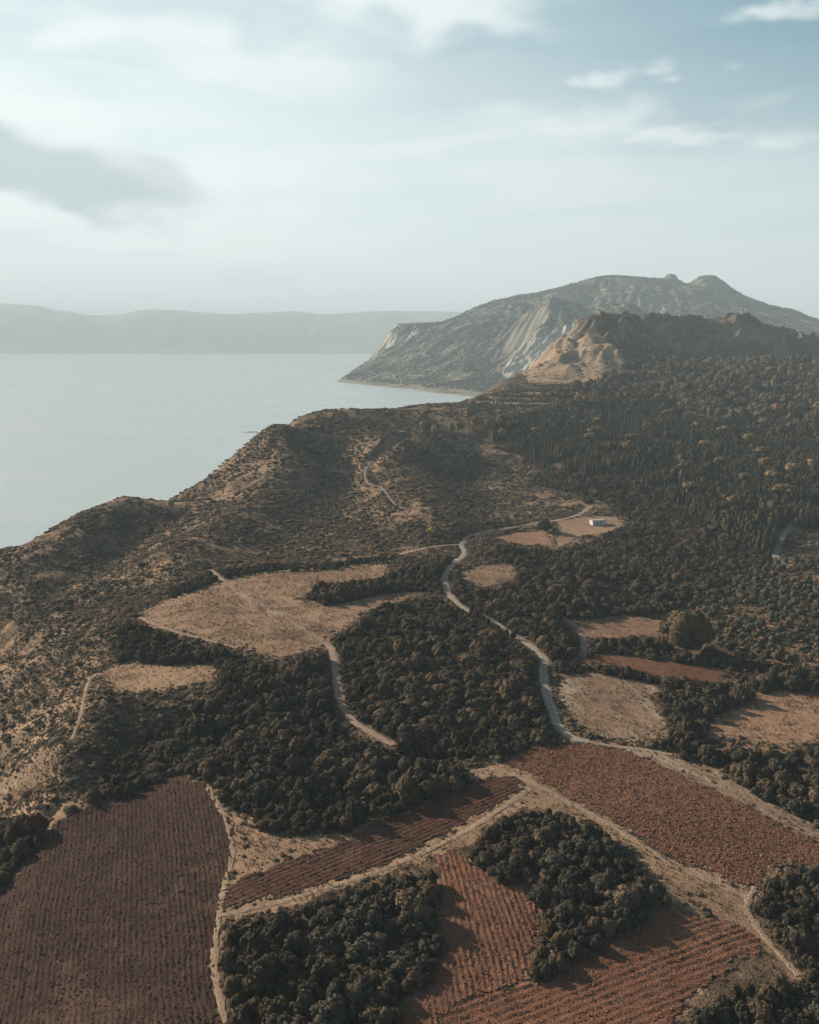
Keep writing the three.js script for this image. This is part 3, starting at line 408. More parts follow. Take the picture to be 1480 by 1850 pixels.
function headlandColor(x, d, h, gx, gd) {
  const s = Math.hypot(gx, gd), n = fbm(x / 210, d / 210, 4, 95), m = fbm(x / 36, d / 36, 4, 96), q = fbm(x / 12, d / 12, 2, 97);
  let c = mix3([0.175, 0.160, 0.116], [0.062, 0.064, 0.048], sstep(-0.25, 0.18, m + q * 0.9 + n * 0.4));
  if (h < 170 && d < 4300) { const t = h / 11 + n * 1.2, f = Math.abs(t - Math.floor(t) - 0.5) * 2; c = mix3(c, [0.20, 0.175, 0.12], sstep(0.62, 0.95, f) * sstep(-0.2, 0.2, n + 0.1) * 0.8); }   // cultivation terraces
  const bare = sstep(0.8, 1.5, s + m * 0.5); c = mix3(c, [0.21, 0.195, 0.165], bare * 0.5); { const [a, b] = jitter(x, d, 50, 50); if (cliffB.has(a, b)) c = mix3(c, [0.30, 0.285, 0.255], sstep(-0.2, 0.25, m) * sstep(0.25, 0.6, s)); }
  const [a, b] = jitter(x, d, 40, 30); if (cliffA.has(a, b)) c = mix3(c, [0.32, 0.305, 0.275], 0.45 + 0.55 * sstep(-0.3, 0.2, m));
  if (h < 5 + 3 * m) c = mix3(c, [0.24, 0.228, 0.20], sstep(5, 2, h) * 0.7);
  return c;
}
const sunk = (x, d) => { if (d > 1420) return 0; const f = fieldAt(x, d); if (f) { const [a, b] = ragged(x, d); return f.area.rim(a, b) > 0.9 + d * 0.002 ? 0.35 : 0; } return roadGap(x, d) < -0.7 ? 0.25 : 0; };
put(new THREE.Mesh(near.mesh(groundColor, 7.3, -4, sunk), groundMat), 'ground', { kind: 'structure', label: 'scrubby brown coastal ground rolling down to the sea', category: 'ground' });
put(new THREE.Mesh(far.mesh(headlandColor, 40, -4), farMat), 'headland', { kind: 'structure', label: 'hazy grey green headland with pale cliffs and twin knobbed summit', category: 'hill' });
{
  const sil = [[-200, 548], [-60, 545], [0, 547], [60, 550], [110, 560], [175, 569], [220, 567], [258, 559], [310, 559], [370, 563], [410, 567], [470, 564], [530, 562], [590, 567], [640, 564], [660, 562], [700, 561], [760, 561], [840, 562], [1000, 566], [1300, 574], [1700, 585]];
  const NU = 420, ND = 46, pos = [], col = [], idx = [], D0 = 15200, D1 = 19500;
  for (let j = 0; j < ND; j++) for (let i = 0; i < NU; i++) {
    const px = mix(-260, 1500, i / (NU - 1)); let k = 1; while (k < sil.length - 1 && sil[k][0] < px) k++;
    const t = clamp((px - sil[k - 1][0]) / (sil[k][0] - sil[k - 1][0]), 0, 1), py = mix(sil[k - 1][1], sil[k][1], t * t * (3 - 2 * t)), [rx, ry, rd] = rayOf(px, py);
    const d = mix(D0, D1, j / (ND - 1)), x = rx / rd * d, top = EYE + ry / rd * 17600, q = (d - 15300) / 2300;
    const coast = sstep(-0.02, 0.06, q) * 28, rise = q < 1 ? Math.pow(sstep(0.12, 1.02, q), 1.15) : 1 - 0.25 * (q - 1);
    const n = fbm(x / 1500, d / 1500, 4, 101) * 150 + gully(x / 1100, d / 1100, 0.05, 1, 102) * 85 + gully(x / 450, d / 450, 0.05, 1, 103) * 35;
    let h = -6 + coast + (top - 30) * rise + n * rise * sstep(1.0, 0.4, q) + (fbm(x / 600, d / 600, 3, 104) * 20) * rise;
    pos.push(x, h, -d); const m = fbm(x / 300, d / 300, 4, 105); const c = mix3([0.10, 0.10, 0.075], [0.21, 0.19, 0.14], sstep(-0.2, 0.4, m)); col.push(...c);
  }
  for (let j = 0; j < ND - 1; j++) for (let i = 0; i < NU - 1; i++) { const a = j * NU + i; idx.push(a, a + 1, a + NU + 1, a, a + NU + 1, a + NU); }
  const g = new THREE.BufferGeometry(); g.setAttribute('position', new THREE.Float32BufferAttribute(pos, 3)); g.setAttribute('color', new THREE.Float32BufferAttribute(col, 3)); g.setIndex(idx); g.computeVertexNormals();
  put(new THREE.Mesh(g, farMat), 'mountain_range', { kind: 'structure', label: 'long low mountain range fading into haze across the bay', category: 'mountains' });
}
{
  const rip = tile(512, (u, v) => { const k = 0.6 * wrapFbm(u, v, 14, 5, 40) + 0.4 * wrapFbm(u + 0.3, v, 40, 3, 44); return [k, k, k]; });
  const swell = tile(1024, (u, v) => { const k = wrapFbm(u, v * 1, 6, 3, 50) * 0.5 + 0.5 * wrapNoise(u + 0.1 * wrapNoise(u, v, 5, 55), v, 23, 52) * 0.6 + 0.2 * wrapNoise(u, v, 61, 53); const r = 0.42 + (k - 0.5) * 0.5; return [r, r, r]; });
  rip.repeat.set(1, 1);
  const sea = new THREE.Mesh(new THREE.PlaneGeometry(60000, 40000), new THREE.MeshStandardMaterial({ color: new THREE.Color().setRGB(0.35, 0.42, 0.44), roughness: 0.85, roughnessMap: swell, bumpMap: rip, bumpScale: 0.5 }));
  const uv = sea.geometry.attributes.uv; for (let k = 0; k < uv.count; k++) uv.setXY(k, uv.getX(k) * 60000, uv.getY(k) * 40000);
  rip.repeat.set(1 / 42, 1 / 27); rip.wrapS = rip.wrapT = THREE.RepeatWrapping; swell.repeat.set(1 / 2600, 1 / 900);
  sea.geometry.rotateX(-Math.PI / 2); sea.position.set(0, 0, -19000); put(sea, 'sea', { kind: 'structure', label: 'calm pale grey sea under the haze', category: 'sea' });
}
console.log('ground');

// ---------------------------------------------------------------- fields and roads as sheets on the ground
const upNormals = (g) => { g.computeVertexNormals(); return g; };
for (const f of fields) {
  const A = f.area, rng = rngOf(500 + fields.indexOf(f)); let ax = 0, ad = 1;
  if (f.rows) { const [p, q] = outline(f.rows), l = Math.hypot(q[0] - p[0], q[1] - p[1]); ax = (q[0] - p[0]) / l; ad = (q[1] - p[1]) / l; }
  const bx = ad, bd = -ax, mid = (A.d0 + A.d1) / 2, ploughed = f.name === 'ploughed_field', res = ploughed ? clamp(mid / 420, 0.34, 0.8) : clamp(mid / 300, 0.55, 1.6);
  let a0 = 1e9, a1 = -1e9, b0 = 1e9, b1 = -1e9; for (const [x, d] of A.p) { const a = x * ax + d * ad, b = x * bx + d * bd; a0 = Math.min(a0, a); a1 = Math.max(a1, a); b0 = Math.min(b0, b); b1 = Math.max(b1, b); }
  a0 -= 2; a1 += 2; b0 -= 2; b1 += 2; const ra = ploughed ? res * 1.9 : res, rb = ploughed ? Math.min(res, f.gap / 5) : res, na = Math.ceil((a1 - a0) / ra), nb = Math.ceil((b1 - b0) / rb);
  const id = new Int32Array((na + 1) * (nb + 1)).fill(-1), pos = [], col = [], uv = [], idx = [];
  const surf = (x, d, a, b) => {
    let y = H(x, d) + 0.07;
    if (f.rows) { const w = b + 0.55 * fbm(a / 12, b / 9, 3, 111) + 0.12 * vnoise(a / 1.7, b / 3, 112), lane = Math.floor(w / f.gap); y += f.amp * (0.5 + 0.5 * Math.cos(6.2832 * w / f.gap)) * (0.6 + 0.7 * hash2(lane, 5, 9)) * (0.9 + 0.3 * fbm(a / 1.6, lane * 3.1, 2, 113)); }
    if (ploughed) y += (f.amp < 0.1 ? 0.17 : 0.085) * vnoise(x / 0.55, d / 0.55, 114) + 0.045 * vnoise(x / 0.25, d / 0.25, 115) + 0.10 * fbm(x / 5, d / 5, 3, 116); else y += 0.06 * fbm(x / 1.3, d / 1.3, 3, 117);
    return y; };
  const vert = (i, j) => { const k = j * (na + 1) + i; if (id[k] >= 0) return id[k]; const a = a0 + i * ra, b = b0 + j * rb, x = a * ax + b * bx, d = a * ad + b * bd;
    pos.push(x, surf(x, d, a, b), -d); uv.push(x / 5.1, d / 5.1);
    const n = fbm(x / 22, d / 22, 4, 121), m = fbm(x / 2.4, d / 2.4, 3, 122), q = f.rows ? vnoise(a / 14, b / (f.gap * 1.2), 123) : fbm(x / 9 + 3, d / 3, 3, 124);
    let c = f.tint; if (ploughed) { c = mix3(c, [0.215, 0.145, 0.105], 0.14 * sstep(0.1, 0.5, n + 0.4 * m)); c = mix3(c, [0.085, 0.046, 0.034], 0.3 * sstep(0.05, 0.45, -n + 0.3 * m)); }
    else { const m2 = fbm(x / 1.1, d / 1.1, 2, 125); c = mix3(c, [0.19, 0.125, 0.08], 0.6 * sstep(-0.05, 0.5, n * 0.8 + 0.25 * m + 0.35 * m2)); c = mix3(c, f.pale ? [0.40, 0.33, 0.25] : [0.34, 0.242, 0.162], 0.55 * sstep(-0.05, 0.5, (f.rows ? q * 0.7 : 0.2 * q) - n * 0.4 + m2 * 0.5)); }
    const v = GR * (1 + 0.32 * m); col.push(c[0] * v, c[1] * v, c[2] * v); return (id[k] = pos.length / 3 - 1); };
  for (let j = 0; j < nb; j++) for (let i = 0; i < na; i++) { const a = a0 + (i + 0.5) * ra, b = b0 + (j + 0.5) * rb, x = a * ax + b * bx, d = a * ad + b * bd;
    if (x < A.x0 || x > A.x1 || d < A.d0 || d > A.d1 || fieldAt(x, d) !== f) continue; const p = vert(i, j), q = vert(i + 1, j), r = vert(i + 1, j + 1), s = vert(i, j + 1); idx.push(p, r, q, p, s, r); }
  const g = new THREE.BufferGeometry(); g.setAttribute('position', new THREE.Float32BufferAttribute(pos, 3)); g.setAttribute('color', new THREE.Float32BufferAttribute(col, 3)); g.setAttribute('uv', new THREE.Float32BufferAttribute(uv, 2)); g.setIndex(idx); g.computeVertexNormals();
  if (g.attributes.normal.getY(0) < 0) { const ix = g.index.array; for (let k = 0; k < ix.length; k += 3) { const t = ix[k]; ix[k] = ix[k + 1]; ix[k + 1] = t; } g.computeVertexNormals(); }
  f.mesh = put(new THREE.Mesh(g, groundMat), f.name, { kind: 'structure', label: f.label, category: 'field' });
  f.surf = surf; f.axes = [ax, ad, bx, bd]; f.rng = rng;
}
for (const r of roads) {
  const pos = [], col = [], uv = [], idx = [], n = r.line.length, cols = 7;
  for (let k = 0; k < n; k++) { const p = r.line[Math.max(k - 1, 0)], q = r.line[Math.min(k + 1, n - 1)], l = Math.hypot(q[0] - p[0], q[1] - p[1]), nx = (q[1] - p[1]) / l, nd = -(q[0] - p[0]) / l;
    const w = r.w * (1 + 0.3 * fbm(k / 5, r.w, 2, 131));
    for (let c = 0; c < cols; c++) { const t = c / (cols - 1) - 0.5, rag = Math.abs(t) > 0.45 ? Math.sign(t) * 0.55 * vnoise(k * 0.9 + t * 50, r.w * 7, 134) : 0, x = r.line[k][0] + nx * (t * w + rag), d = r.line[k][1] + nd * (t * w + rag);
      pos.push(x, H(x, d) + (Math.abs(t) > 0.45 ? 0.06 : 0.2) - 0.05 * Math.exp(-Math.pow((Math.abs(t) - 0.26) / 0.09, 2)), -d); uv.push(x / 4.7, d / 4.7);
      const m = fbm(x / 2.5, d / 2.5, 3, 132), strip = Math.exp(-Math.pow(t / 0.1, 2)); let cc = mix3(r.tint, [0.22, 0.165, 0.11], 0.5 * strip * sstep(-0.2, 0.2, m) + (Math.abs(t) > 0.45 ? 0.4 : 0)); const v = GR * (1 + 0.3 * m); col.push(cc[0] * v, cc[1] * v, cc[2] * v); }
    if (k) for (let c = 0; c < cols - 1; c++) { const a = (k - 1) * cols + c; idx.push(a, a + 1, a + cols + 1, a, a + cols + 1, a + cols); } }
  const g = new THREE.BufferGeometry(); g.setAttribute('position', new THREE.Float32BufferAttribute(pos, 3)); g.setAttribute('color', new THREE.Float32BufferAttribute(col, 3)); g.setAttribute('uv', new THREE.Float32BufferAttribute(uv, 2)); g.setIndex(idx); g.computeVertexNormals();
  if (g.attributes.normal.getY(10) < 0) { const ix = g.index.array; for (let k = 0; k < ix.length; k += 3) { const t = ix[k]; ix[k] = ix[k + 1]; ix[k + 1] = t; } g.computeVertexNormals(); }
  put(new THREE.Mesh(g, groundMat), r.name, { kind: 'structure', label: r.label, category: 'road' });
}
console.log('fields');
//STAGE2
// ---------------------------------------------------------------- plants: geometry
const V3 = THREE.Vector3;
function builder() { const p = [], n = [], c = []; return { p, n, c,
  tri(a, b, d, na, nb, nd, col) { p.push(a.x, a.y, a.z, b.x, b.y, b.z, d.x, d.y, d.z); n.push(na.x, na.y, na.z, nb.x, nb.y, nb.z, nd.x, nd.y, nd.z); for (let k = 0; k < 3; k++) c.push(col[0], col[1], col[2]); },
  geometry() { const g = new THREE.BufferGeometry(); g.setAttribute('position', new THREE.Float32BufferAttribute(p, 3)); g.setAttribute('normal', new THREE.Float32BufferAttribute(n, 3)); g.setAttribute('color', new THREE.Float32BufferAttribute(c, 3)); return g; } }; }
const randDir = (r) => { const z = r() * 2 - 1, a = r() * 6.2832, q = Math.sqrt(1 - z * z); return new V3(q * Math.cos(a), z, q * Math.sin(a)); };
function leafTri(b, r, at, out, size, col, tilt = 0.9, nmix = 0.3, long = 1) {
  const nrm = out.clone().addScaledVector(randDir(r), tilt).normalize(), t = randDir(r).cross(nrm).normalize(), u = nrm.clone().cross(t), s = size * (0.6 + 0.8 * r());
  const sn = out.clone().addScaledVector(randDir(r), nmix).normalize(), P = (x, y) => at.clone().addScaledVector(t, x * s).addScaledVector(u, y * s * long);
  b.tri(P(-0.6, -0.45), P(0.6, -0.4), P(0.1 * (r() - 0.5), 0.75), sn, sn, sn, col);
}
const leafTone = (r, v = 0.55) => { const k = 1 - v / 2 + v * r(), w = (r() - 0.5) * 0.22; return [k * (1 + w), k, k * (1 - w * 0.8)]; };
function blobCore(b, r, c, rad, detail, col) {
  const g = new THREE.IcosahedronGeometry(rad, detail), q = g.attributes.position, A = new V3(), B = new V3(), C = new V3();
  const wob = (v) => { const k = 1 + 0.14 * Math.sin(v.x * 9 / rad + c.x * 5) * Math.sin(v.y * 8 / rad + 1) * Math.cos(v.z * 7 / rad); return v.multiplyScalar(k); };
  for (let k = 0; k < q.count; k += 3) { wob(A.fromBufferAttribute(q, k)); wob(B.fromBufferAttribute(q, k + 1)); wob(C.fromBufferAttribute(q, k + 2));
    const na = A.clone().normalize(), nb = B.clone().normalize(), nc = C.clone().normalize(); b.tri(A.clone().add(c), B.clone().add(c), C.clone().add(c), na, nb, nc, col); }
}
// a domed crown of radius 1 made of lobes set with leaf-sized faces; the foot of the crown is at y = 0
function crownGeometry(seed, o) {
  const r = rngOf(seed), b = builder(), L = [], T = o.tall ?? 0.95;
  L.push({ c: new V3(0, T * 0.42, 0), r: 0.56 });
  for (let k = 0; k < o.lobes; k++) { const a = (k + r()) * 2.399, e = Math.pow(r(), 0.8) * 1.35 - 0.05, q = 0.42 + 0.34 * r(), rr = (o.lobe ?? 0.31) * (0.55 + 0.9 * r() * r() + 0.15); L.push({ c: new V3(Math.cos(a) * Math.cos(e) * q * 1.12, T * (0.30 + 0.62 * Math.sin(e)), Math.sin(a) * Math.cos(e) * q * 1.12), r: rr }); }
  for (const l of L) blobCore(b, r, l.c, l.r * 0.88, l === L[0] ? 1 : (o.fine ? 1 : 0), [0.8, 0.8, 0.8]);
  const tot = L.reduce((s, l) => s + l.r * l.r, 0); const mid = new V3(0, T * 0.35, 0);
  for (const l of L) { const tone = 0.8 + 0.4 * r(); let n = Math.round(o.n * l.r * l.r / tot);
    for (let k = 0, guard = 0; k < n && guard < n * 6; guard++) { const dir = randDir(r); if (dir.y < -0.55) continue; const at = l.c.clone().addScaledVector(dir, l.r * (0.88 + 0.26 * r() * r())); if (at.y < 0.0) continue;
      let inside = false; for (const m of L) if (m !== l && at.distanceToSquared(m.c) < m.r * m.r * 0.74) { inside = true; break; } if (inside) { if (r() < 0.5) k++; continue; }
      const out = dir.clone().multiplyScalar(0.75).addScaledVector(at.clone().sub(mid).normalize(), 0.35).normalize(), t = leafTone(r); leafTri(b, r, at, out, o.leaf, [t[0] * tone, t[1] * tone, t[2] * tone], 0.8, 0.35); k++; } }
  return b.geometry();
}
function cypressGeometry(seed, n) {                // height 1, radius about 0.12
  const r = rngOf(seed), b = builder(), fat = 0.85 + 0.4 * r(), lean = (r() - 0.5) * 0.04, prof = (y) => 0.19 * fat * Math.pow(1 - y, 0.72) * sstep(-0.02, 0.16, y) + 0.006;
  const ring = (y) => { const q = []; for (let k = 0; k < 7; k++) { const a = k / 7 * 6.2832; q.push(new V3(Math.cos(a) * prof(y) * 0.8 + lean * y, y, Math.sin(a) * prof(y) * 0.8)); } return q; };
  let prev = ring(0.05); for (const y of [0.2, 0.45, 0.7, 0.88, 0.985]) { const q = ring(y); for (let k = 0; k < 7; k++) { const m = (k + 1) % 7, nn = (v) => new V3(v.x, 0.06, v.z).normalize(); b.tri(prev[k], q[k], q[m], nn(prev[k]), nn(q[k]), nn(q[m]), [0.8, 0.8, 0.8]); b.tri(prev[k], q[m], prev[m], nn(prev[k]), nn(q[m]), nn(prev[m]), [0.8, 0.8, 0.8]); } prev = q; }
  for (let k = 0; k < n; k++) { const y = 0.05 + 0.95 * Math.pow(r(), 1.25), a = r() * 6.2832, clump = 1 + 0.22 * Math.sin(a * 3 + y * 21 + seed) , R = prof(y) * clump * (0.85 + 0.35 * r()), out = new V3(Math.cos(a), 0.35, Math.sin(a)).normalize(); leafTri(b, r, new V3(Math.cos(a) * R + lean * y, y, Math.sin(a) * R), out, 0.05, leafTone(r, 0.7), 0.7, 0.35, 1.3); }
  return b.geometry();
}
function limb(pts, r0, r1, sides = 6) {            // tapered bent tube
  const c = new THREE.CatmullRomCurve3(pts), n = pts.length * 2, g = new THREE.TubeGeometry(c, n, 1, sides, false), p = g.attributes.position, w = new V3();
  for (let i = 0; i <= n; i++) { const m = c.getPointAt(i / n), q = mix(r0, r1, i / n); for (let k = 0; k <= sides; k++) { const o = i * (sides + 1) + k; w.fromBufferAttribute(p, o).sub(m).multiplyScalar(q).add(m); p.setXYZ(o, w.x, w.y, w.z); } }
  return g;
}
function trunkGeometry(seed, h, w, spread, limbs) { const r = rngOf(seed), k = () => (r() - 0.5) * 0.22 * h, top = new V3(k(), h, k()), parts = [limb([new V3(0, -0.3, 0), new V3(k() * 0.5, h * 0.5, k() * 0.5), top], w, w * 0.55)];
  for (let i = 0; i < limbs; i++) { const a = (i + r() * 0.6) / limbs * 6.2832, s = spread * (0.6 + 0.5 * r()), b0 = top.clone().multiplyScalar(0.7 + 0.25 * r()); parts.push(limb([b0, b0.clone().add(new V3(Math.cos(a) * s * 0.5, h * 0.22, Math.sin(a) * s * 0.5)), b0.clone().add(new V3(Math.cos(a) * s, h * 0.42, Math.sin(a) * s))], w * 0.5, w * 0.18, 5)); }
  return mergeGeometries(parts); }
const leafMat = (rgb) => matte({ color: new THREE.Color().setRGB(...rgb), vertexColors: true });
const barkMat = std([0.10, 0.075, 0.055]);

// ---------------------------------------------------------------- plants: where they stand
const toPix = (x, y, d) => { const yy = y - EYE, z = d * CP - yy * SP, v = (yy * CP + d * SP) / z; return [740 + FOCAL * x / z, 925 - FOCAL * v, z]; };
class Spread {                                     // keeps plants apart
  constructor(cell) { this.c = cell; this.m = new Map(); }
  free(x, d, r) { const i = Math.floor(x / this.c), j = Math.floor(d / this.c); for (let a = -1; a <= 1; a++) for (let b = -1; b <= 1; b++) for (const q of this.m.get((i + a) * 100003 + j + b) ?? []) if (Math.hypot(q[0] - x, q[1] - d) < r + q[2]) return false; return true; }
  add(x, d, r) { const k = Math.floor(x / this.c) * 100003 + Math.floor(d / this.c); if (!this.m.has(k)) this.m.set(k, []); this.m.get(k).push([x, d, r]); }
}
const open = (x, d, r) => !fieldAt(x, d) && !fieldAt(x + r * 0.6, d) && !fieldAt(x - r * 0.6, d) && !fieldAt(x, d + r * 0.6) && !fieldAt(x, d - r * 0.6) && roadGap(x, d) > r * 0.55 + 0.3;
const inFrame = (x, d, m = 0) => { const p = toPix(x, H(x, d) + 2, d); return p[0] > -m && p[0] < 1480 + m && p[1] < 1850 + m; };
const treeSpots = [], bushSpots = [], coniferSpots = [], oliveSpots = [], pineSpots = [], farBushSpots = [];
const big = new Spread(9);
const roundPine = ground(1240, 1180); big.add(roundPine[0], roundPine[1], 7);
{
  const rng = rngOf(77);
  thickets.forEach(([where, A, dense], zi) => {
    const area = (A.x1 - A.x0) * (A.d1 - A.d0), tries = Math.min(60000, Math.round(area / 1.2));
    for (let k = 0; k < tries; k++) { const x = mix(A.x0, A.x1, rng()), d = mix(A.d0, A.d1, rng()); const q = Math.pow(rng(), 1.5), edge = A.has(x, d); if (!edge) continue;
      const rim = A.rim(x, d), R = Math.min(mix(1.4, 5.6, q) * (0.85 + 0.5 * fbm(x / 22, d / 22, 2, 148)), 1.4 + rim * 0.6) * (zi === 14 ? 0.5 : 1); if (!open(x, d, R) || !big.free(x, d, R * 0.47) || rng() > dense + 0.3 * fbm(x / 14, d / 14, 2, 141)) continue;
      big.add(x, d, R * 0.47); treeSpots.push({ x, d, R, h: (R * 0.85 + 1.1) * (0.8 + 0.45 * rng()) * (1 + 0.5 * fbm(x / 16, d / 16, 2, 149)), zi, t: clamp(0.5 + 0.9 * fbm(x / 19, d / 19, 2, 150) + 0.6 * (rng() - 0.5), 0, 0.999), a: rng() * 6.28 }); }
  });
  { // olives in the grove and along the terraces
    for (let k = 0; k < 26000; k++) { const x = mix(grove.x0, grove.x1, rng()), d = mix(grove.d0, grove.d1, rng()); if (!grove.has(x, d) || !open(x, d, 2.5)) continue; const R = mix(1.6, 3.2, rng()); if (!big.free(x, d, R * 0.95)) continue; if (fbm(x / 18, d / 18, 2, 142) > 0.16) continue; big.add(x, d, R * 0.95); oliveSpots.push({ x, d, R, h: R * 1.15, t: rng(), a: rng() * 6.28, zi: 0 }); }
    for (let k = 0; k < 26000; k++) { const x = mix(terraces.x0, terraces.x1, rng()), d = mix(terraces.d0, terraces.d1, rng()); if (!terraces.has(x, d)) continue; const y = near.at(x, d) / 4.2, f = y - Math.floor(y); if (f > 0.42) continue; const R = mix(1.5, 2.5, rng()); if (!big.free(x, d, R * 0.8)) continue; big.add(x, d, R * 0.8); oliveSpots.push({ x, d, R, h: R * 1.1, t: rng(), a: rng() * 6.28, zi: 1 }); }
  }
  for (let k = 0; k < 90000; k++) { const x = mix(forest.x0, forest.x1, rng()), d = mix(forest.d0, forest.d1, rng()); if (!forest.has(...jitter(x, d, 45, 38)) || !open(x, d, 2)) continue; if (fbm(x / 28, d / 28, 3, 171) > 0.27) continue; if (rng() < 0.22 + 0.5 * fbm(x / 60, d / 60, 2, 172)) { const R = mix(2.4, 4.6, rng()); if (big.free(x, d, R * 0.6)) { big.add(x, d, R * 0.6); pineSpots.push({ x, d, R, h: R * (1.5 + 0.7 * rng()), t: rng() < 0.5 ? 0.7 : 0.3, a: rng() * 6.28, wood: 1 }); } continue; } const h = mix(4.5, 13, Math.pow(rng(), 0.9)) * (1 - 0.25 * sstep(900, 1100, d)) * (0.8 + 0.5 * fbm(x / 40, d / 40, 2, 146)); const R = h * 0.17; if (!big.free(x, d, R * 0.8)) continue; big.add(x, d, R * 0.8); coniferSpots.push({ x, d, R, h, t: rng(), a: rng() * 6.28 }); }
  for (let k = 0; k < 30000; k++) { const x = mix(pines.x0, pines.x1, rng()), d = mix(pines.d0, pines.d1, rng()); if (!pines.has(x, d) || !open(x, d, 3) || H(x, d) > 158) continue; const R = mix(2.8, 7.6, Math.pow(rng(), 1.3)); if (!big.free(x, d, R * 0.58)) continue; if (fbm(x / 45, d / 30, 3, 143) > 0.16) continue; big.add(x, d, R * 0.58); pineSpots.push({ x, d, R, h: R * (1.1 + 0.6 * rng()), t: rng(), a: rng() * 6.28 }); }
  // scrub on every other slope
  const scrub = new Spread(7);
  for (let k = 0; k < 640000; k++) {
    const v = Math.log(mix(130, 1950, Math.pow(rng(), 0.9))), d = Math.exp(v), x = mix(-0.62, 0.56, rng()) * d, y = near.at(x, d); if (y < 7) continue; if (!inFrame(x, d, 60)) continue;
    const n = fbm(x / 34, d / 34, 4, 144), R = mix(0.5, 3.0, Math.pow(rng(), coast.has(x, d) ? 3.6 : 2.5)) * (d > 1300 ? 0.8 : 1) * (d < 480 ? 0.85 : 1); if (rng() > (coast.has(x, d) ? 0.62 : x < -35 && d < 470 ? 0.85 : 0.6) + 1.5 * n) continue; if (d > 1330 && rng() < (ochre.has(x, d) ? 0.8 : 0.0)) continue;
    const [gx, gd] = near.slope(x, d, 4); if (Math.hypot(gx, gd) > 0.95) continue; 
    const fe = fieldAt(x, d); if (fe && (fe.name === 'ploughed_field' || R > 1 || fe.area.rim(x, d) > 5 * rng() || rng() < 0.5)) continue;
    if ((forest.has(x, d) && forest.rim(x, d) > 22) || (R > 1 ? !open(x, d, R) : roadGap(x, d) < 0.4) || !scrub.free(x, d, R * 0.52) || !big.free(x, d, R * 0.35)) continue; scrub.add(x, d, R * 0.52);
    (d < 760 ? bushSpots : farBushSpots).push({ x, d, R, h: R * (0.42 + 0.33 * rng()), t: clamp(0.5 + 0.8 * fbm(x / 40, d / 40, 2, 153) + 0.7 * (rng() - 0.5), 0, 0.999), a: rng() * 6.28, s: gx }); if (d > 1400 && !ochre.has(x, d)) farBushSpots[farBushSpots.length - 1].t = 0.95; }  // ridge scrub outside the ochre face gets the darkest tint, deepening its shade
  // low heath between the bushes
  for (let k = 0; k < 150000; k++) { const d = mix(135, 700, Math.pow(rng(), 0.75)), x = mix(-0.6, 0.3, rng()) * d, R = mix(0.3, 0.85, rng() * rng()); if (H(x, d) < 7 || !inFrame(x, d, 20)) continue; if (fbm(x / 9, d / 9, 3, 155) + 0.35 * rng() < 0.12) continue; if (fieldAt(x, d) || roadGap(x, d) < 0.5 || inThicket(x, d)) continue; farBushSpots.push({ x, d, R, h: R * (0.5 + 0.3 * rng()), t: rng(), a: rng() * 6.28, s: 0 }); }
}
console.log('plants', treeSpots.length, oliveSpots.length, coniferSpots.length, pineSpots.length, bushSpots.length, farBushSpots.length);

// ---------------------------------------------------------------- plants: build
// the 300 of a kind that show largest become things, the rest one object of stuff per shape
function plant(spots, o) {
  const seen = spots.map((s, k) => { const p = toPix(s.x, H(s.x, s.d) + s.h * 0.6, s.d); return { k, size: (p[0] > 8 && p[0] < 1472 && p[1] < 1842) ? s.R * Math.max(1, s.h / s.R * 0.5) / p[2] : 0 }; }).filter((q) => q.size > 0).sort((a, b) => b.size - a.size).slice(0, o.most ?? 300);
  const single = new Set(seen.map((q) => q.k)), nv = o.crowns.length;
  const mats = o.tints.map((t) => leafMat(t)), white = leafMat([1, 1, 1]);
  const rest = o.crowns.map(() => []);
  spots.forEach((s, k) => {
    const variant = Math.floor(hash2(k, 3, o.seed) * nv), tint = Math.floor(s.t * o.tints.length), y = H(s.x, s.d) - (o.sinkBy ?? 0.12) * s.R;
    if (!single.has(k)) { rest[variant].push([s, y, o.tints[tint]]); return; }
    const g = new THREE.Group(); g.position.set(s.x, y, -s.d); g.rotation.y = s.a; const kx = o.upright ? s.h : s.R, ky = o.upright ? s.h : (s.h / (o.top ?? 1.0));
    const c = put(new THREE.Mesh(o.crowns[variant], mats[tint]), 'crown', {}, g); const kz = kx * (0.68 + 0.64 * hash2(k, 8, o.seed)); c.scale.set(kx, ky, o.upright ? kx : kz); c.position.y = (o.lift ?? 0) * s.h;
    if (o.trunk) { const t = put(new THREE.Mesh(o.trunk, barkMat), o.stem ?? 'trunk', {}, g); t.scale.set(kx, ky, kx); }
    const L = typeof o.label === 'function' ? o.label(s, tint) : [o.label, o.group]; put(g, o.name, { label: L[0], category: o.category, group: L[1] }); g.userData.group = L[1];
  });
  const m4 = new THREE.Matrix4(), q = new THREE.Quaternion(), up = new V3(0, 1, 0), col = new THREE.Color();
  rest.forEach((list, v) => { if (!list.length) return; const im = new THREE.InstancedMesh(o.crowns[v], white, list.length);
    list.forEach(([s, y, t], k) => { q.setFromAxisAngle(up, s.a); const kx = o.upright ? s.h : s.R, ky = o.upright ? s.h : (s.h / (o.top ?? 1.0)); m4.compose(new V3(s.x, y + (o.lift ?? 0) * s.h, -s.d), q, new V3(kx, ky, o.upright ? kx : kx * (0.68 + 0.64 * hash2(k, 8, v)))); im.setMatrixAt(k, m4); const w = 0.8 + 0.4 * hash2(k, v, 5); im.setColorAt(k, col.setRGB(t[0] * w, t[1] * w, t[2] * w)); });
    put(im, o.mass, { kind: 'stuff', label: o.massLabel, category: o.massCategory }); });
}
const bulk = (v, a, b) => (v < a ? 'small' : v < b ? 'mid-sized' : 'large');
const marks = []; // things that a plant can be told apart by
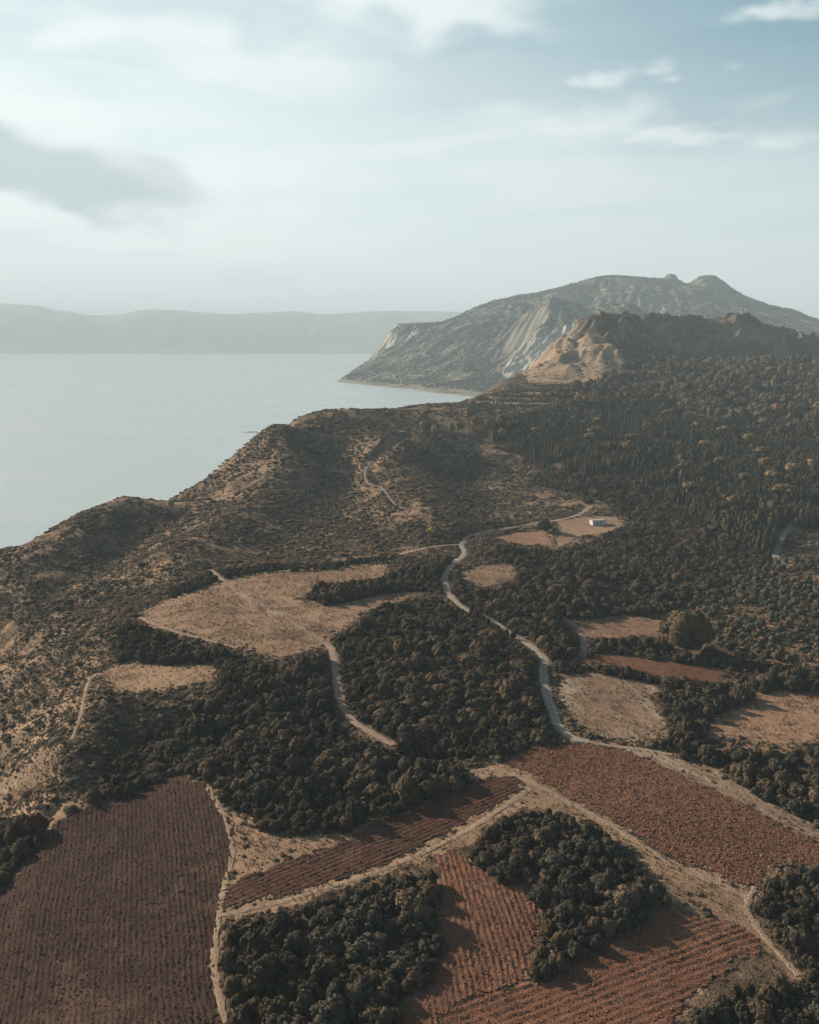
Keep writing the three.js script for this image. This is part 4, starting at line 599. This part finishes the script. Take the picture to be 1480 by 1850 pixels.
const beside = (s) => { for (const [x, d, r, text] of marks) if (Math.hypot(s.x - x, s.d - d) < r) return ', ' + text;
  let m = 6.5, n = ''; for (const f of fields) { const q = f.area.rim(s.x, s.d); if (q < m && f.area.d0 < 700) { m = q; n = f.brief; } } return n ? ', by ' + n.replace('the ', '') : ''; };
const umbrellas = [[972, 775], [912, 752], [1080, 760], [1076, 775], [1066, 790], [1075, 725], [1172, 771], [1146, 790], [1135, 807], [1260, 770], [1312, 776], [1275, 800], [1356, 790], [1375, 812], [1302, 830], [1242, 841], [1385, 832], [1435, 845], [1470, 835], [1347, 862], [1399, 855], [1254, 879], [1205, 745], [1330, 905], [1420, 880]];
marks.push([...roundPine, 24, 'near the round pine'], [...ground(1080, 947), 26, 'near the white house'], [...ground(1403, 742, 6), 30, 'near the golden tree'], ...umbrellas.map(([a, b]) => [...ground(a, b, 15), 11, 'near an umbrella pine']), ...roads[5].line.map(([a, b]) => [a, b, 14, 'near the grey track']));
const range = (n, f) => Array.from({ length: n }, (_, k) => f(k));
plant(treeSpots, { seed: 1, name: 'evergreen_tree', category: 'tree', crowns: range(6, (k) => crownGeometry(900 + k, { lobes: 26 + 2 * k, n: 3000, leaf: 0.082, tall: 0.95, lobe: 0.205 })), trunk: trunkGeometry(12, 0.45, 0.06, 0.4, 3),
  tints: [[0.066, 0.057, 0.040], [0.080, 0.064, 0.043], [0.054, 0.051, 0.039], [0.098, 0.074, 0.048], [0.064, 0.060, 0.045], [0.114, 0.085, 0.056], [0.050, 0.047, 0.036]],
  label: (s, t) => [`${bulk(s.R, 2.3, 3.6)} ${['olive', 'dull brown', 'blackish', 'brown', 'grey green', 'tawny', 'dark'][t]} evergreen tree ${thickets[s.zi][0]}${beside(s)}`, 'evergreen trees ' + thickets[s.zi][0]],
  mass: 'evergreen_thicket', massLabel: 'dense dark evergreen thicket covering the ground between the fields', massCategory: 'thicket' });
plant(bushSpots, { seed: 2, name: 'scrub_bush', category: 'bush', crowns: range(5, (k) => crownGeometry(950 + k, { lobes: 5 + k, n: 420, leaf: 0.17, tall: 0.85, lobe: 0.36 })), trunk: trunkGeometry(13, 0.3, 0.05, 0.3, 2), stem: 'stem',
  tints: [[0.130, 0.102, 0.068], [0.100, 0.084, 0.058], [0.158, 0.116, 0.076], [0.082, 0.071, 0.050], [0.142, 0.120, 0.086], [0.160, 0.108, 0.069]],
  label: (s, t) => { const f = s.x < -20 && s.d > 430 ? 'on the hill above the sea' : s.x < -40 ? 'on the steep coastal slope' : s.d > 430 ? 'on rough ground near the house' : 'at the edge of the fields'; return [`${bulk(s.R, 1.5, 2.2)} ${['olive', 'dull green', 'tan', 'dark', 'grey', 'rusty'][t]} scrub bush ${f}${beside(s)}`, 'scrub bushes ' + f]; },
  mass: 'scrub', massLabel: 'low brown green scrub scattered over the coastal slopes', massCategory: 'scrub' });
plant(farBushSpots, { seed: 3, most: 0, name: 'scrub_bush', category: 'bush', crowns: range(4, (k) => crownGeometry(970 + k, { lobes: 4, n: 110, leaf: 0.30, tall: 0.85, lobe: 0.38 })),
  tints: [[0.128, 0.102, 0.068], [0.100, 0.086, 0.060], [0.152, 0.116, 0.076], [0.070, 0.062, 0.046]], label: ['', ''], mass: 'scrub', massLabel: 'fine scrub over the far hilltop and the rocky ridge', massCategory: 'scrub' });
plant(coniferSpots, { seed: 4, upright: true, sinkBy: 0.1, name: 'conifer', category: 'tree', crowns: range(4, (k) => cypressGeometry(980 + k, 520)), trunk: trunkGeometry(14, 0.3, 0.014, 0.02, 0),
  tints: [[0.074, 0.070, 0.046], [0.066, 0.067, 0.044], [0.090, 0.077, 0.049], [0.072, 0.075, 0.055]],
  label: (s, t) => [`${bulk(s.h, 9, 11)} ${['olive', 'deep green', 'brownish', 'greyish'][t]} conifer in the shaded wood ${roadGap(s.x, s.d) < 14 ? 'beside the grey track' : forest.rim(s.x, s.d) < 9 ? 'on its outer rim' : 'deep within the stand'}${beside(s)}`, 'conifers of the dark wood'], mass: 'conifer_wood', massLabel: 'dark wood of slender conifers filling the hollow', massCategory: 'wood' });
plant(oliveSpots, { seed: 5, lift: 0.22, name: 'olive_tree', category: 'tree', crowns: range(4, (k) => crownGeometry(1000 + k, { lobes: 8, n: 520, leaf: 0.15, tall: 0.9, lobe: 0.33 })), trunk: trunkGeometry(15, 0.55, 0.09, 0.4, 3),
  tints: [[0.092, 0.084, 0.058], [0.076, 0.074, 0.052], [0.110, 0.092, 0.062], [0.084, 0.086, 0.066]],
  label: (s) => s.zi ? [`small round ${['olive', 'dark', 'tan', 'grey'][Math.floor(s.t * 4)]} tree lined up on the terraced hillside`, 'trees on the terraced hillside'] : [`${bulk(s.R, 2.2, 2.8)} ${['olive', 'dark', 'tan', 'grey'][Math.floor(s.t * 4)]} orchard tree on reddish bare ground${beside(s)}`, 'orchard trees on reddish ground'], mass: 'olive_orchard', massLabel: 'orchard of small greyish trees in loose rows', massCategory: 'orchard' });
plant(pineSpots, { seed: 6, lift: 0.16, name: 'broad_pine', category: 'tree', crowns: range(4, (k) => crownGeometry(1020 + k, { lobes: 10, n: 520, leaf: 0.15, tall: 0.95, lobe: 0.34 })), trunk: trunkGeometry(16, 0.6, 0.06, 0.4, 3),
  tints: [[0.098, 0.084, 0.056], [0.072, 0.066, 0.046], [0.132, 0.102, 0.064], [0.060, 0.058, 0.043], [0.150, 0.110, 0.066]],
  label: (s, t) => [`${bulk(s.R, 6, 6.9)} ${s.h / s.R < 1.4 ? 'squat' : s.h / s.R < 1.75 ? 'broad' : 'tall'} ${['olive', 'dark', 'tawny', 'blackish', 'golden brown'][t]} tree in woodland ${s.wood ? 'among the dark conifers' : roadGap(s.x, s.d) < 20 ? 'beside the sandy track' : s.d > 1300 ? 'close under the rocky ridge' : 'above the dark conifers'}${beside(s)}`, 'trees of the mixed woodland under the ridge'], mass: 'mixed_woodland', massLabel: 'mixed broad woodland below the rocky ridge', massCategory: 'woodland' });

// single trees that stand out
function umbrella(seed, name, label, category, group, [x, d], R, h, crownH, tint, n = 900, flat = 0.42) {
  const g = new THREE.Group(); g.position.set(x, H(x, d) - 0.2, -d); g.rotation.y = seed; const c = put(new THREE.Mesh(crownGeometry(1100 + seed, { lobes: 14, n, leaf: 0.11 * Math.sqrt(1400 / n), tall: 0.9, lobe: 0.3 }), leafMat(tint)), 'crown', {}, g); c.scale.set(R, crownH, R); c.position.y = h - crownH * 0.95;
  const t = put(new THREE.Mesh(trunkGeometry(seed, h - crownH * 0.6, Math.max(0.18, R * 0.06), R * 0.6, 5), barkMat), 'trunk', {}, g); void t; put(g, name, { label, category, ...(group ? { group } : {}) }); }
umbrella(3, 'round_pine', 'huge round dark pine with a smooth domed crown beside the orchard', 'tree', null, roundPine, 13.2, 17, 14.5, [0.100, 0.079, 0.045], 6500);
const at = (px, py, lift) => ground(px, py, lift);
umbrellas.forEach(([px, py], k) =>
  umbrella(20 + k, 'umbrella_pine', 'flat topped umbrella pine rising above the dark conifers', 'tree', 'umbrella pines in the conifer wood', at(px, py, 15), 6.2 + 3.2 * hash2(k, 1, 2), 17 + 2.5 * hash2(k, 4, 2), 3.8 + 2.6 * hash2(k, 7, 7), mix3([0.125, 0.098, 0.056], [0.20, 0.140, 0.074], hash2(k, 2, 2)), 760));
[[905, 765], [920, 770], [907, 786], [860, 766], [830, 775], [815, 778], [787, 786], [767, 773], [848, 752], [880, 775]].forEach(([px, py], k) =>
  umbrella(60 + k, 'golden_pine', 'sunlit yellow green pine where scrub hill meets the conifer wood', 'tree', 'sunlit pines beside the conifer wood', at(px, py, 6), 4.8 + 1.8 * hash2(k, 1, 3), 11 + 3 * hash2(k, 4, 3), 8, [0.19, 0.145, 0.075], 560));
umbrella(81, 'golden_tree', 'tall golden tree at the end of the terraced hillside', 'tree', null, at(1045, 722, 8), 5, 15, 12, [0.26, 0.17, 0.07], 700);
umbrella(82, 'golden_tree', 'big golden tree beside the sandy track to the orchards', 'tree', null, at(1403, 742, 6), 9, 14, 11, [0.27, 0.16, 0.08], 1200);
umbrella(83, 'yellow_bush', 'yellow bush beside the gravel road bend below the hill', 'bush', null, at(781, 962, 2), 4.0, 4.8, 4.2, [0.26, 0.19, 0.07], 600);
umbrella(84, 'red_bush', 'reddish leaved bush on the rim of the brown field', 'bush', null, at(62, 1486, 3), 3.0, 5.2, 4.4, [0.115, 0.052, 0.040], 1300);
umbrella(85, 'hedge_tree', 'large dark tree standing beside the track to the white house', 'tree', null, at(985, 950, 4), 5.4, 8, 7, [0.060, 0.058, 0.038], 1000);
console.log('trees');

// ---------------------------------------------------------------- grass tufts and soil clods
function tuftGeometry(seed, n, h) { const r = rngOf(seed), b = builder(); for (let k = 0; k < n; k++) { const a = r() * 6.283, s = 0.16 * r(), lean = 0.25 + 0.35 * r(), w = 0.035 + 0.03 * r(), y = h * (0.6 + 0.6 * r()), c = Math.cos(a), q = Math.sin(a), base = new V3(c * s, -0.05, q * s), tip = new V3(c * (s + lean * y), y, q * (s + lean * y)), side = new V3(-q * w, 0, c * w), nn = new V3(c * 0.5, 0.8, q * 0.5).normalize(); b.tri(base.clone().sub(side), base.clone().add(side), tip, nn, nn, nn, leafTone(r, 0.5)); } return b.geometry(); }
function clodGeometry(seed) { const r = rngOf(seed), g = new THREE.IcosahedronGeometry(1, 0), p = g.attributes.position, seen = {}; for (let k = 0; k < p.count; k++) { const key = [p.getX(k), p.getY(k), p.getZ(k)].map((v) => v.toFixed(3)).join(); const f = seen[key] ??= 0.65 + 0.6 * r(); p.setXYZ(k, p.getX(k) * f, p.getY(k) * f * 0.75, p.getZ(k) * f); } g.computeVertexNormals(); return g; }
const tuft = [tuftGeometry(5, 9, 0.5), tuftGeometry(6, 8, 0.7)], clods = range(3, (k) => clodGeometry(30 + k));
const tuftMat = matte({ vertexColors: true }), clodMat = matte({});
function scatterOn(list, geo, mat, name, data, parent) { const m4 = new THREE.Matrix4(), q = new THREE.Quaternion(), e = new THREE.Euler(), col = new THREE.Color(), im = new THREE.InstancedMesh(geo, mat, list.length); list.forEach(([x, y, d, s, rx, ry, c], k) => { q.setFromEuler(e.set(rx, ry, 0)); m4.compose(new V3(x, y, -d), q, new V3(s, s, s)); im.setMatrixAt(k, m4); im.setColorAt(k, col.setRGB(...c)); }); return put(im, name, data, parent); }
for (const f of fields) {
  const A = f.area, rng = f.rng, per = f.clod ?? f.tuft ?? 0, lists = f.clod ? [[], [], []] : [[], []]; if (A.d0 > 520) continue;
  const n = Math.min(60000, Math.round(per * (A.x1 - A.x0) * (A.d1 - A.d0))), [ax, ad, bx, bd] = f.axes;
  for (let k = 0; k < n; k++) { const x = mix(A.x0, A.x1, rng()), d = mix(A.d0, A.d1, rng()), s0 = rng(), r1 = rng(), r2 = rng(), r3 = rng(); if (fieldAt(x, d) !== f) continue;
    const m = fbm(x / 6, d / 6, 3, 151); if (!f.clod && r3 > 0.55 + m) continue; const a = x * ax + d * ad, b = x * bx + d * bd, y = f.surf(x, d, a, b), v = 0.75 + 0.6 * r1;
    if (f.clod) { const s = mix(0.07, f.amp < 0.1 ? 0.34 : 0.27, s0 * s0 * s0), c = mix3(f.tint, [0.24, 0.165, 0.12], r2 < 0.22 ? 0.5 : 0.12); lists[k % 3].push([x, y + s * 0.2, d, s, r1 * 6, r2 * 6, [c[0] * v, c[1] * v, c[2] * v]]); }
    else { const s = mix(0.5, 1.15, s0), c = mix3(f.tint, r2 < 0.3 ? [0.16, 0.11, 0.07] : [0.36, 0.26, 0.165], 0.5); lists[k % 2].push([x, y, d, s, 0, r1 * 6.28, [c[0] * v, c[1] * v, c[2] * v]]); } }
  lists.forEach((l, k) => l.length && scatterOn(l, f.clod ? clods[k] : tuft[k], f.clod ? clodMat : tuftMat, f.clod ? 'soil_clods' : 'grass_tufts', { kind: 'stuff' }, f.mesh));
}
{ // dry grass between the bushes
  const rng = rngOf(321), lists = [[], []];
  for (let k = 0; k < 150000; k++) { const d = mix(135, 620, Math.pow(rng(), 0.8)), x = mix(-0.58, 0.5, rng()) * d, r1 = rng(), r2 = rng(); const y = H(x, d); if (y < 7 || !inFrame(x, d, 20) || fieldAt(x, d) || roadGap(x, d) < 0.1 || inThicket(x, d)) continue; const n = fbm(x / 20, d / 20, 3, 152); if (rng() > 0.6 + n) continue;
    const c = mix3([0.15, 0.10, 0.064], [0.29, 0.20, 0.125], clamp(r1 * 0.8 + n, 0, 1)); lists[k % 2].push([x, y, d, mix(0.6, 1.6, r2 * r2), 0, r1 * 6.28, c]); }
  lists.forEach((l, k) => scatterOn(l, tuft[k], tuftMat, 'dry_grass', { kind: 'stuff', label: 'dry straw coloured grass between the scrub bushes', category: 'grass' }));
}
console.log('grass');
//STAGE3
// ---------------------------------------------------------------- buildings, masts, rocks
const box = (w, h, d, x, y, z) => { const g = new THREE.BoxGeometry(w, h, d); g.translate(x, y, z); return g; };
function wallWith(w, h, t, holes) { const s = new THREE.Shape([[-w / 2, 0], [w / 2, 0], [w / 2, h], [-w / 2, h]].map(([x, y]) => new THREE.Vector2(x, y))); for (const [x, y, a, b] of holes) s.holes.push(new THREE.Path([[x, y], [x, y + b], [x + a, y + b], [x + a, y]].map(([p, q]) => new THREE.Vector2(p, q)))); return new THREE.ExtrudeGeometry(s, { depth: t, bevelEnabled: false }); }
const part = (g, geo, mat, name) => put(new THREE.Mesh(geo, mat), name, {}, g);
const glass = new THREE.MeshPhysicalMaterial({ color: new THREE.Color().setRGB(0.02, 0.025, 0.03), roughness: 0.15 }), frameMat = std([0.10, 0.13, 0.18], { roughness: 0.6 });
{ // the little white house
  const [x, d] = ground(1080, 947), W = 9.8, Dp = 6, h = 3.1, g = new THREE.Group(); g.position.set(x, Math.min(H(x - 4, d), H(x + 4, d), H(x, d + 3)) - 0.1, -d); g.rotation.y = 0.16;
  const plaster = std([0.52, 0.52, 0.50], { bumpMap: grainBump, bumpScale: 0.01 }), holes = [[-4.3, 1.15, 1.0, 1.25], [-1.9, 0.15, 1.05, 2.2], [0.7, 1.15, 1.1, 1.25]];
  const front = part(g, wallWith(W, h, 0.3, holes), plaster, 'wall'); front.position.z = Dp / 2 - 0.3;
  const back = part(g, wallWith(W, h, 0.3, []), plaster, 'wall'); back.position.z = -Dp / 2;
  for (const s of [-1, 1]) { const w = part(g, wallWith(Dp - 0.604, h, 0.3, s < 0 ? [[-0.6, 1.15, 1.1, 1.2]] : []), plaster, 'wall'); w.rotation.y = Math.PI / 2; w.position.x = s > 0 ? W / 2 - 0.3 : -W / 2; }
  const roof = part(g, mergeGeometries([box(W + 0.7, 0.26, Dp + 0.7, 0, h + 0.13, 0), box(W + 0.7, 0.22, 0.2, 0, h + 0.37, Dp / 2 + 0.25), box(W + 0.7, 0.22, 0.2, 0, h + 0.37, -Dp / 2 - 0.25)]), std([0.30, 0.30, 0.27]), 'roof');
  const ch = put(new THREE.Mesh(box(0.6, 1.0, 0.6, 3.4, h + 0.76, -1.2), plaster), 'chimney', {}, roof); void ch;
  for (const k of [0, 2]) { const [a, b, w, q] = holes[k], wn = part(g, mergeGeometries([box(w, 0.08, 0.1, a + w / 2, b + 0.04, Dp / 2 - 0.18), box(w, 0.08, 0.1, a + w / 2, b + q - 0.04, Dp / 2 - 0.18), box(0.08, q - 0.16, 0.1, a + 0.04, b + q / 2, Dp / 2 - 0.18), box(0.08, q - 0.16, 0.1, a + w - 0.04, b + q / 2, Dp / 2 - 0.18)]), frameMat, 'window'); put(new THREE.Mesh(box(w - 0.16, q - 0.16, 0.03, a + w / 2, b + q / 2, Dp / 2 - 0.2), glass), 'pane', {}, wn); put(new THREE.Mesh(box(w + 0.2, 0.08, 0.2, a + w / 2, b - 0.045, Dp / 2 + 0.103), plaster), 'sill', {}, wn); }
  const door = part(g, box(1.03, 2.18, 0.08, -1.375, 1.24, Dp / 2 - 0.2), std([0.06, 0.09, 0.14], { roughness: 0.6 }), 'door'); put(new THREE.Mesh(box(0.12, 0.04, 0.06, -1.0, 1.2, Dp / 2 - 0.13), std([0.4, 0.4, 0.4], { metalness: 0.8, roughness: 0.4 })), 'handle', {}, door);
  part(g, box(2.0, 0.3, 1.0, -1.4, 0.0, Dp / 2 + 0.505), std([0.42, 0.40, 0.36]), 'step');
  part(g, box(W + 0.5, 1.2, Dp + 0.5, 0, -0.6, 0), std([0.40, 0.37, 0.33]), 'foundation');
  put(g, 'white_house', { label: 'little flat roofed white house standing on the bare tan yard', category: 'house' });
}
function cottage(px, py, w, dep, h, roofRgb, wallRgb, turn, name, label, nWin) {
  const [x, d] = ground(px, py), g = new THREE.Group(); g.position.set(x, H(x, d) - 0.4, -d); g.rotation.y = turn; const wm = std(wallRgb), holes = range(nWin, (k) => [-w / 2 + (k + 0.5) * w / nWin - 0.55, 1.4, 1.1, 1.3]);
  const f = part(g, wallWith(w, h, 0.3, holes), wm, 'wall'); f.position.z = dep / 2 - 0.3; const b = part(g, wallWith(w, h, 0.3, []), wm, 'wall'); b.position.z = -dep / 2;
  for (const s of [-1, 1]) { const q = part(g, wallWith(dep - 0.604, h, 0.3, []), wm, 'wall'); q.rotation.y = Math.PI / 2; q.position.x = s > 0 ? w / 2 - 0.3 : -w / 2; }
  for (const [a, c, ww, q] of holes) { const wn = part(g, box(ww, 0.1, 0.12, a + ww / 2, c + 0.05, dep / 2 - 0.16), frameMat, 'window'); put(new THREE.Mesh(box(ww, q - 0.12, 0.04, a + ww / 2, c + q / 2 + 0.05, dep / 2 - 0.2), glass), 'pane', {}, wn); }
  const e = 0.5, r = [[-w / 2 - e, h, dep / 2 + e], [w / 2 + e, h, dep / 2 + e], [w / 2 + e, h, -dep / 2 - e], [-w / 2 - e, h, -dep / 2 - e], [-w / 2 + dep * 0.4, h + dep * 0.3, 0], [w / 2 - dep * 0.4, h + dep * 0.3, 0]], rg = new THREE.BufferGeometry();
  rg.setAttribute('position', new THREE.Float32BufferAttribute([0, 1, 5, 0, 5, 4, 1, 2, 5, 2, 3, 4, 2, 4, 5, 3, 0, 4, 0, 2, 1, 0, 3, 2].flatMap((k) => r[k]), 3)); rg.computeVertexNormals(); part(g, rg, std(roofRgb), 'roof');
  put(g, name, { label, category: 'house' });
}
cottage(1464, 657, 15, 8, 4.2, [0.30, 0.10, 0.06], [0.68, 0.66, 0.62], 0.15, 'red_roofed_house', 'distant white house with a red hipped roof below the ridge', 4);
cottage(1381, 648, 11, 6, 3, [0.50, 0.48, 0.45], [0.60, 0.58, 0.54], -0.1, 'white_farmhouse', 'small distant pale farmhouse with a whitish roof below the ridge', 2);
function mast(px, py, h, label, drums) { // the foot stands on the crest of the ridge under that pixel
  const [rx, , rd] = rayOf(px, py); let D = 1700, best = -9; for (let t = 1650; t < 2050; t += 5) { const y = near.at(rx / rd * t, t), e = (y - EYE) / t; if (e > best) { best = e; D = t; } } const x = rx / rd * D, g = new THREE.Group(); g.position.set(x, near.at(x, D) - 0.3, -D);
  const steel = std([0.42, 0.43, 0.44], { metalness: 0.3, roughness: 0.6 }), legs = []; for (let k = 0; k < 3; k++) { const a = k * 2.0944 + 0.4; const l = limb([new V3(Math.cos(a) * 0.9, 0, Math.sin(a) * 0.9), new V3(Math.cos(a) * 0.55, h * 0.5, Math.sin(a) * 0.55), new V3(Math.cos(a) * 0.2, h, Math.sin(a) * 0.2)], 0.12, 0.09, 5); legs.push(l); part(g, l, steel, 'leg'); }
  const braces = []; for (let j = 0; j < 8; j++) for (let k = 0; k < 3; k++) { const P = (q, y) => { const a = q * 2.0944 + 0.4, r = mix(0.9, 0.2, y / h); return new V3(Math.cos(a) * r, y, Math.sin(a) * r); }; braces.push(limb([P(k, j * h / 8), P(k + 0.5, (j + 0.5) * h / 8).multiplyScalar(1), P(k + 1, (j + 1) * h / 8)], 0.05, 0.05, 4)); } part(g, mergeGeometries(braces), steel, 'bracing');
  for (const y of drums) { const dg = new THREE.CylinderGeometry(0.85, 0.85, 2.4, 12); dg.translate(0, y * h, 0); part(g, dg, std([0.78, 0.78, 0.77]), 'antenna'); }
  put(g, 'radio_mast', { label, category: 'mast', group: 'radio masts on the rocky ridge' });
}
mast(1337, 577, 15, 'taller lattice radio mast with two white antennas on the ridge', [0.95, 0.4]);
mast(1344.5, 576, 9.5, 'shorter lattice radio mast with one white antenna on the ridge', [0.85]);
{ const D = 1745, [rx, , rd] = rayOf(1210.5, 582), x = rx / rd * D, g = new THREE.LatheGeometry([[0, 0], [0.9, 0], [0.9, 0.5], [0.65, 0.7], [0.6, 3.6], [0.8, 3.7], [0.8, 3.95], [0, 4.6]].map(([a, b]) => new THREE.Vector2(a, b)), 8), m = new THREE.Mesh(g, std([0.75, 0.75, 0.73])); m.position.set(x, near.at(x, D) - 0.3, -D); put(m, 'survey_pillar', { label: 'tiny white survey pillar on the crest of the rocky ridge', category: 'pillar' }); }
{ const [rx, , rd] = rayOf(1246, 520), D = 4775, x = rx / rd * D, g = new THREE.Group(); g.position.set(x, far.at(x, D) - 0.5, -D); part(g, limb([new V3(0, 0, 0), new V3(0, 10, 0), new V3(0, 22, 0)], 0.7, 0.4, 6), std([0.3, 0.3, 0.3]), 'pole'); part(g, limb([new V3(-1.6, 18, 0), new V3(0, 18.2, 0), new V3(1.6, 18, 0)], 0.3, 0.3, 5), std([0.3, 0.3, 0.3]), 'crossarm'); put(g, 'radio_pole', { label: 'thin distant pole in the saddle between the two summits', category: 'mast' }); }
function reef(px0, px1, py, wide, name, label, seed, group) { const t = (0.35 - EYE) / rayOf(px0, py)[1], D = rayOf(px0, py)[2] * t, x0 = rayOf(px0, py)[0] * t, x1 = rayOf(px1, py)[0] * t, NX = 46, NZ = 9, pos = [], idx = [];
  for (let j = 0; j < NZ; j++) for (let i = 0; i < NX; i++) { const u = i / (NX - 1), v = j / (NZ - 1) - 0.5, e = Math.sin(u * Math.PI), y = -0.9 + 1.75 * Math.sqrt(Math.max(0, e)) * (1 - 4 * v * v) + 0.7 * fbm(u * 9 + seed, v * 3, 3, seed) + 0.3 * vnoise(u * 30, v * 9, seed); pos.push(mix(x0, x1, u) + 2 * vnoise(j, i, seed), y, -(D + v * wide + 5 * fbm(u * 3, seed, 2, seed))); }
  for (let j = 0; j < NZ - 1; j++) for (let i = 0; i < NX - 1; i++) { const a = j * NX + i; idx.push(a, a + 1, a + NX + 1, a, a + NX + 1, a + NX); } const g = new THREE.BufferGeometry(); g.setAttribute('position', new THREE.Float32BufferAttribute(pos, 3)); g.setIndex(idx); g.computeVertexNormals(); put(new THREE.Mesh(g, std([0.05, 0.05, 0.045], { roughness: 0.7 })), name, { label, category: 'rock', ...(group ? { group } : {}) }); }
reef(431, 472, 780.5, 13, 'sea_reef', 'long low dark reef breaking the calm sea off the hill', 7);
reef(464, 471, 782.2, 8, 'sea_reef', 'tiny dark reef just inside the long reef', 9);
reef(473, 486, 780.6, 9, 'sea_reef', 'short dark reef at the landward end of the long reef', 11);
reef(588, 618, 669.5, 60, 'sea_reef', 'distant flat reef awash off the tip of the headland', 13);
reef(600, 640, 664.5, 60, 'sea_reef', 'farthest thin reef beyond the tip of the headland', 15);
[[1086, 900, 1.3, 'larger'], [1083, 906, 0.9, 'smaller']].forEach(([px, py, r, w], k) => { const [x, d] = ground(px, py), g = new THREE.IcosahedronGeometry(r, 2), p = g.attributes.position; for (let i = 0; i < p.count; i++) { const f = 1 + 0.25 * vnoise(p.getX(i) * 1.7 + k, p.getY(i) * 1.7 + p.getZ(i), 17); p.setXYZ(i, p.getX(i) * f * 1.3, p.getY(i) * f * 0.8, p.getZ(i) * f); } g.computeVertexNormals(); const m = new THREE.Mesh(g, std([0.42, 0.40, 0.37])); m.position.set(x, H(x, d) + r * 0.3, -d); put(m, 'pale_boulder', { label: `${w} pale boulder beside the track above the white house`, category: 'boulder', group: 'pale boulders near the house' }); });
{ // fine scrub over the headland, too far to count
  const rng = rngOf(808), list = [], geo = crownGeometry(1200, { lobes: 3, n: 36, leaf: 0.5, tall: 0.8, lobe: 0.4 });
  for (let k = 0; k < 150000 && list.length < 60000; k++) { const d = mix(2950, 4950, Math.pow(rng(), 0.9)), x = mix(-0.10, 0.5, rng()) * d, y = far.at(x, d), r1 = rng(), r2 = rng(); if (y < 12) continue; const [gx, gd] = far.slope(x, d, 14); if (Math.hypot(gx, gd) > 0.95 || cliffA.has(x, d)) continue; if (rng() > 0.55 + 1.3 * fbm(x / 90, d / 90, 3, 161)) continue;
    const c = mix3([0.045, 0.045, 0.032], [0.085, 0.075, 0.050], r1); list.push([x, y - 0.4, d, mix(1.6, 5.0, r2 * r2), 0, r1 * 40, c]); }
  scatterOn(list, geo, leafMat([1, 1, 1]), 'hill_scrub', { kind: 'stuff', label: 'dark scrub speckling the hazy headland and mountain', category: 'scrub' });
}
console.log('done');
renderer.render(scene, camera);
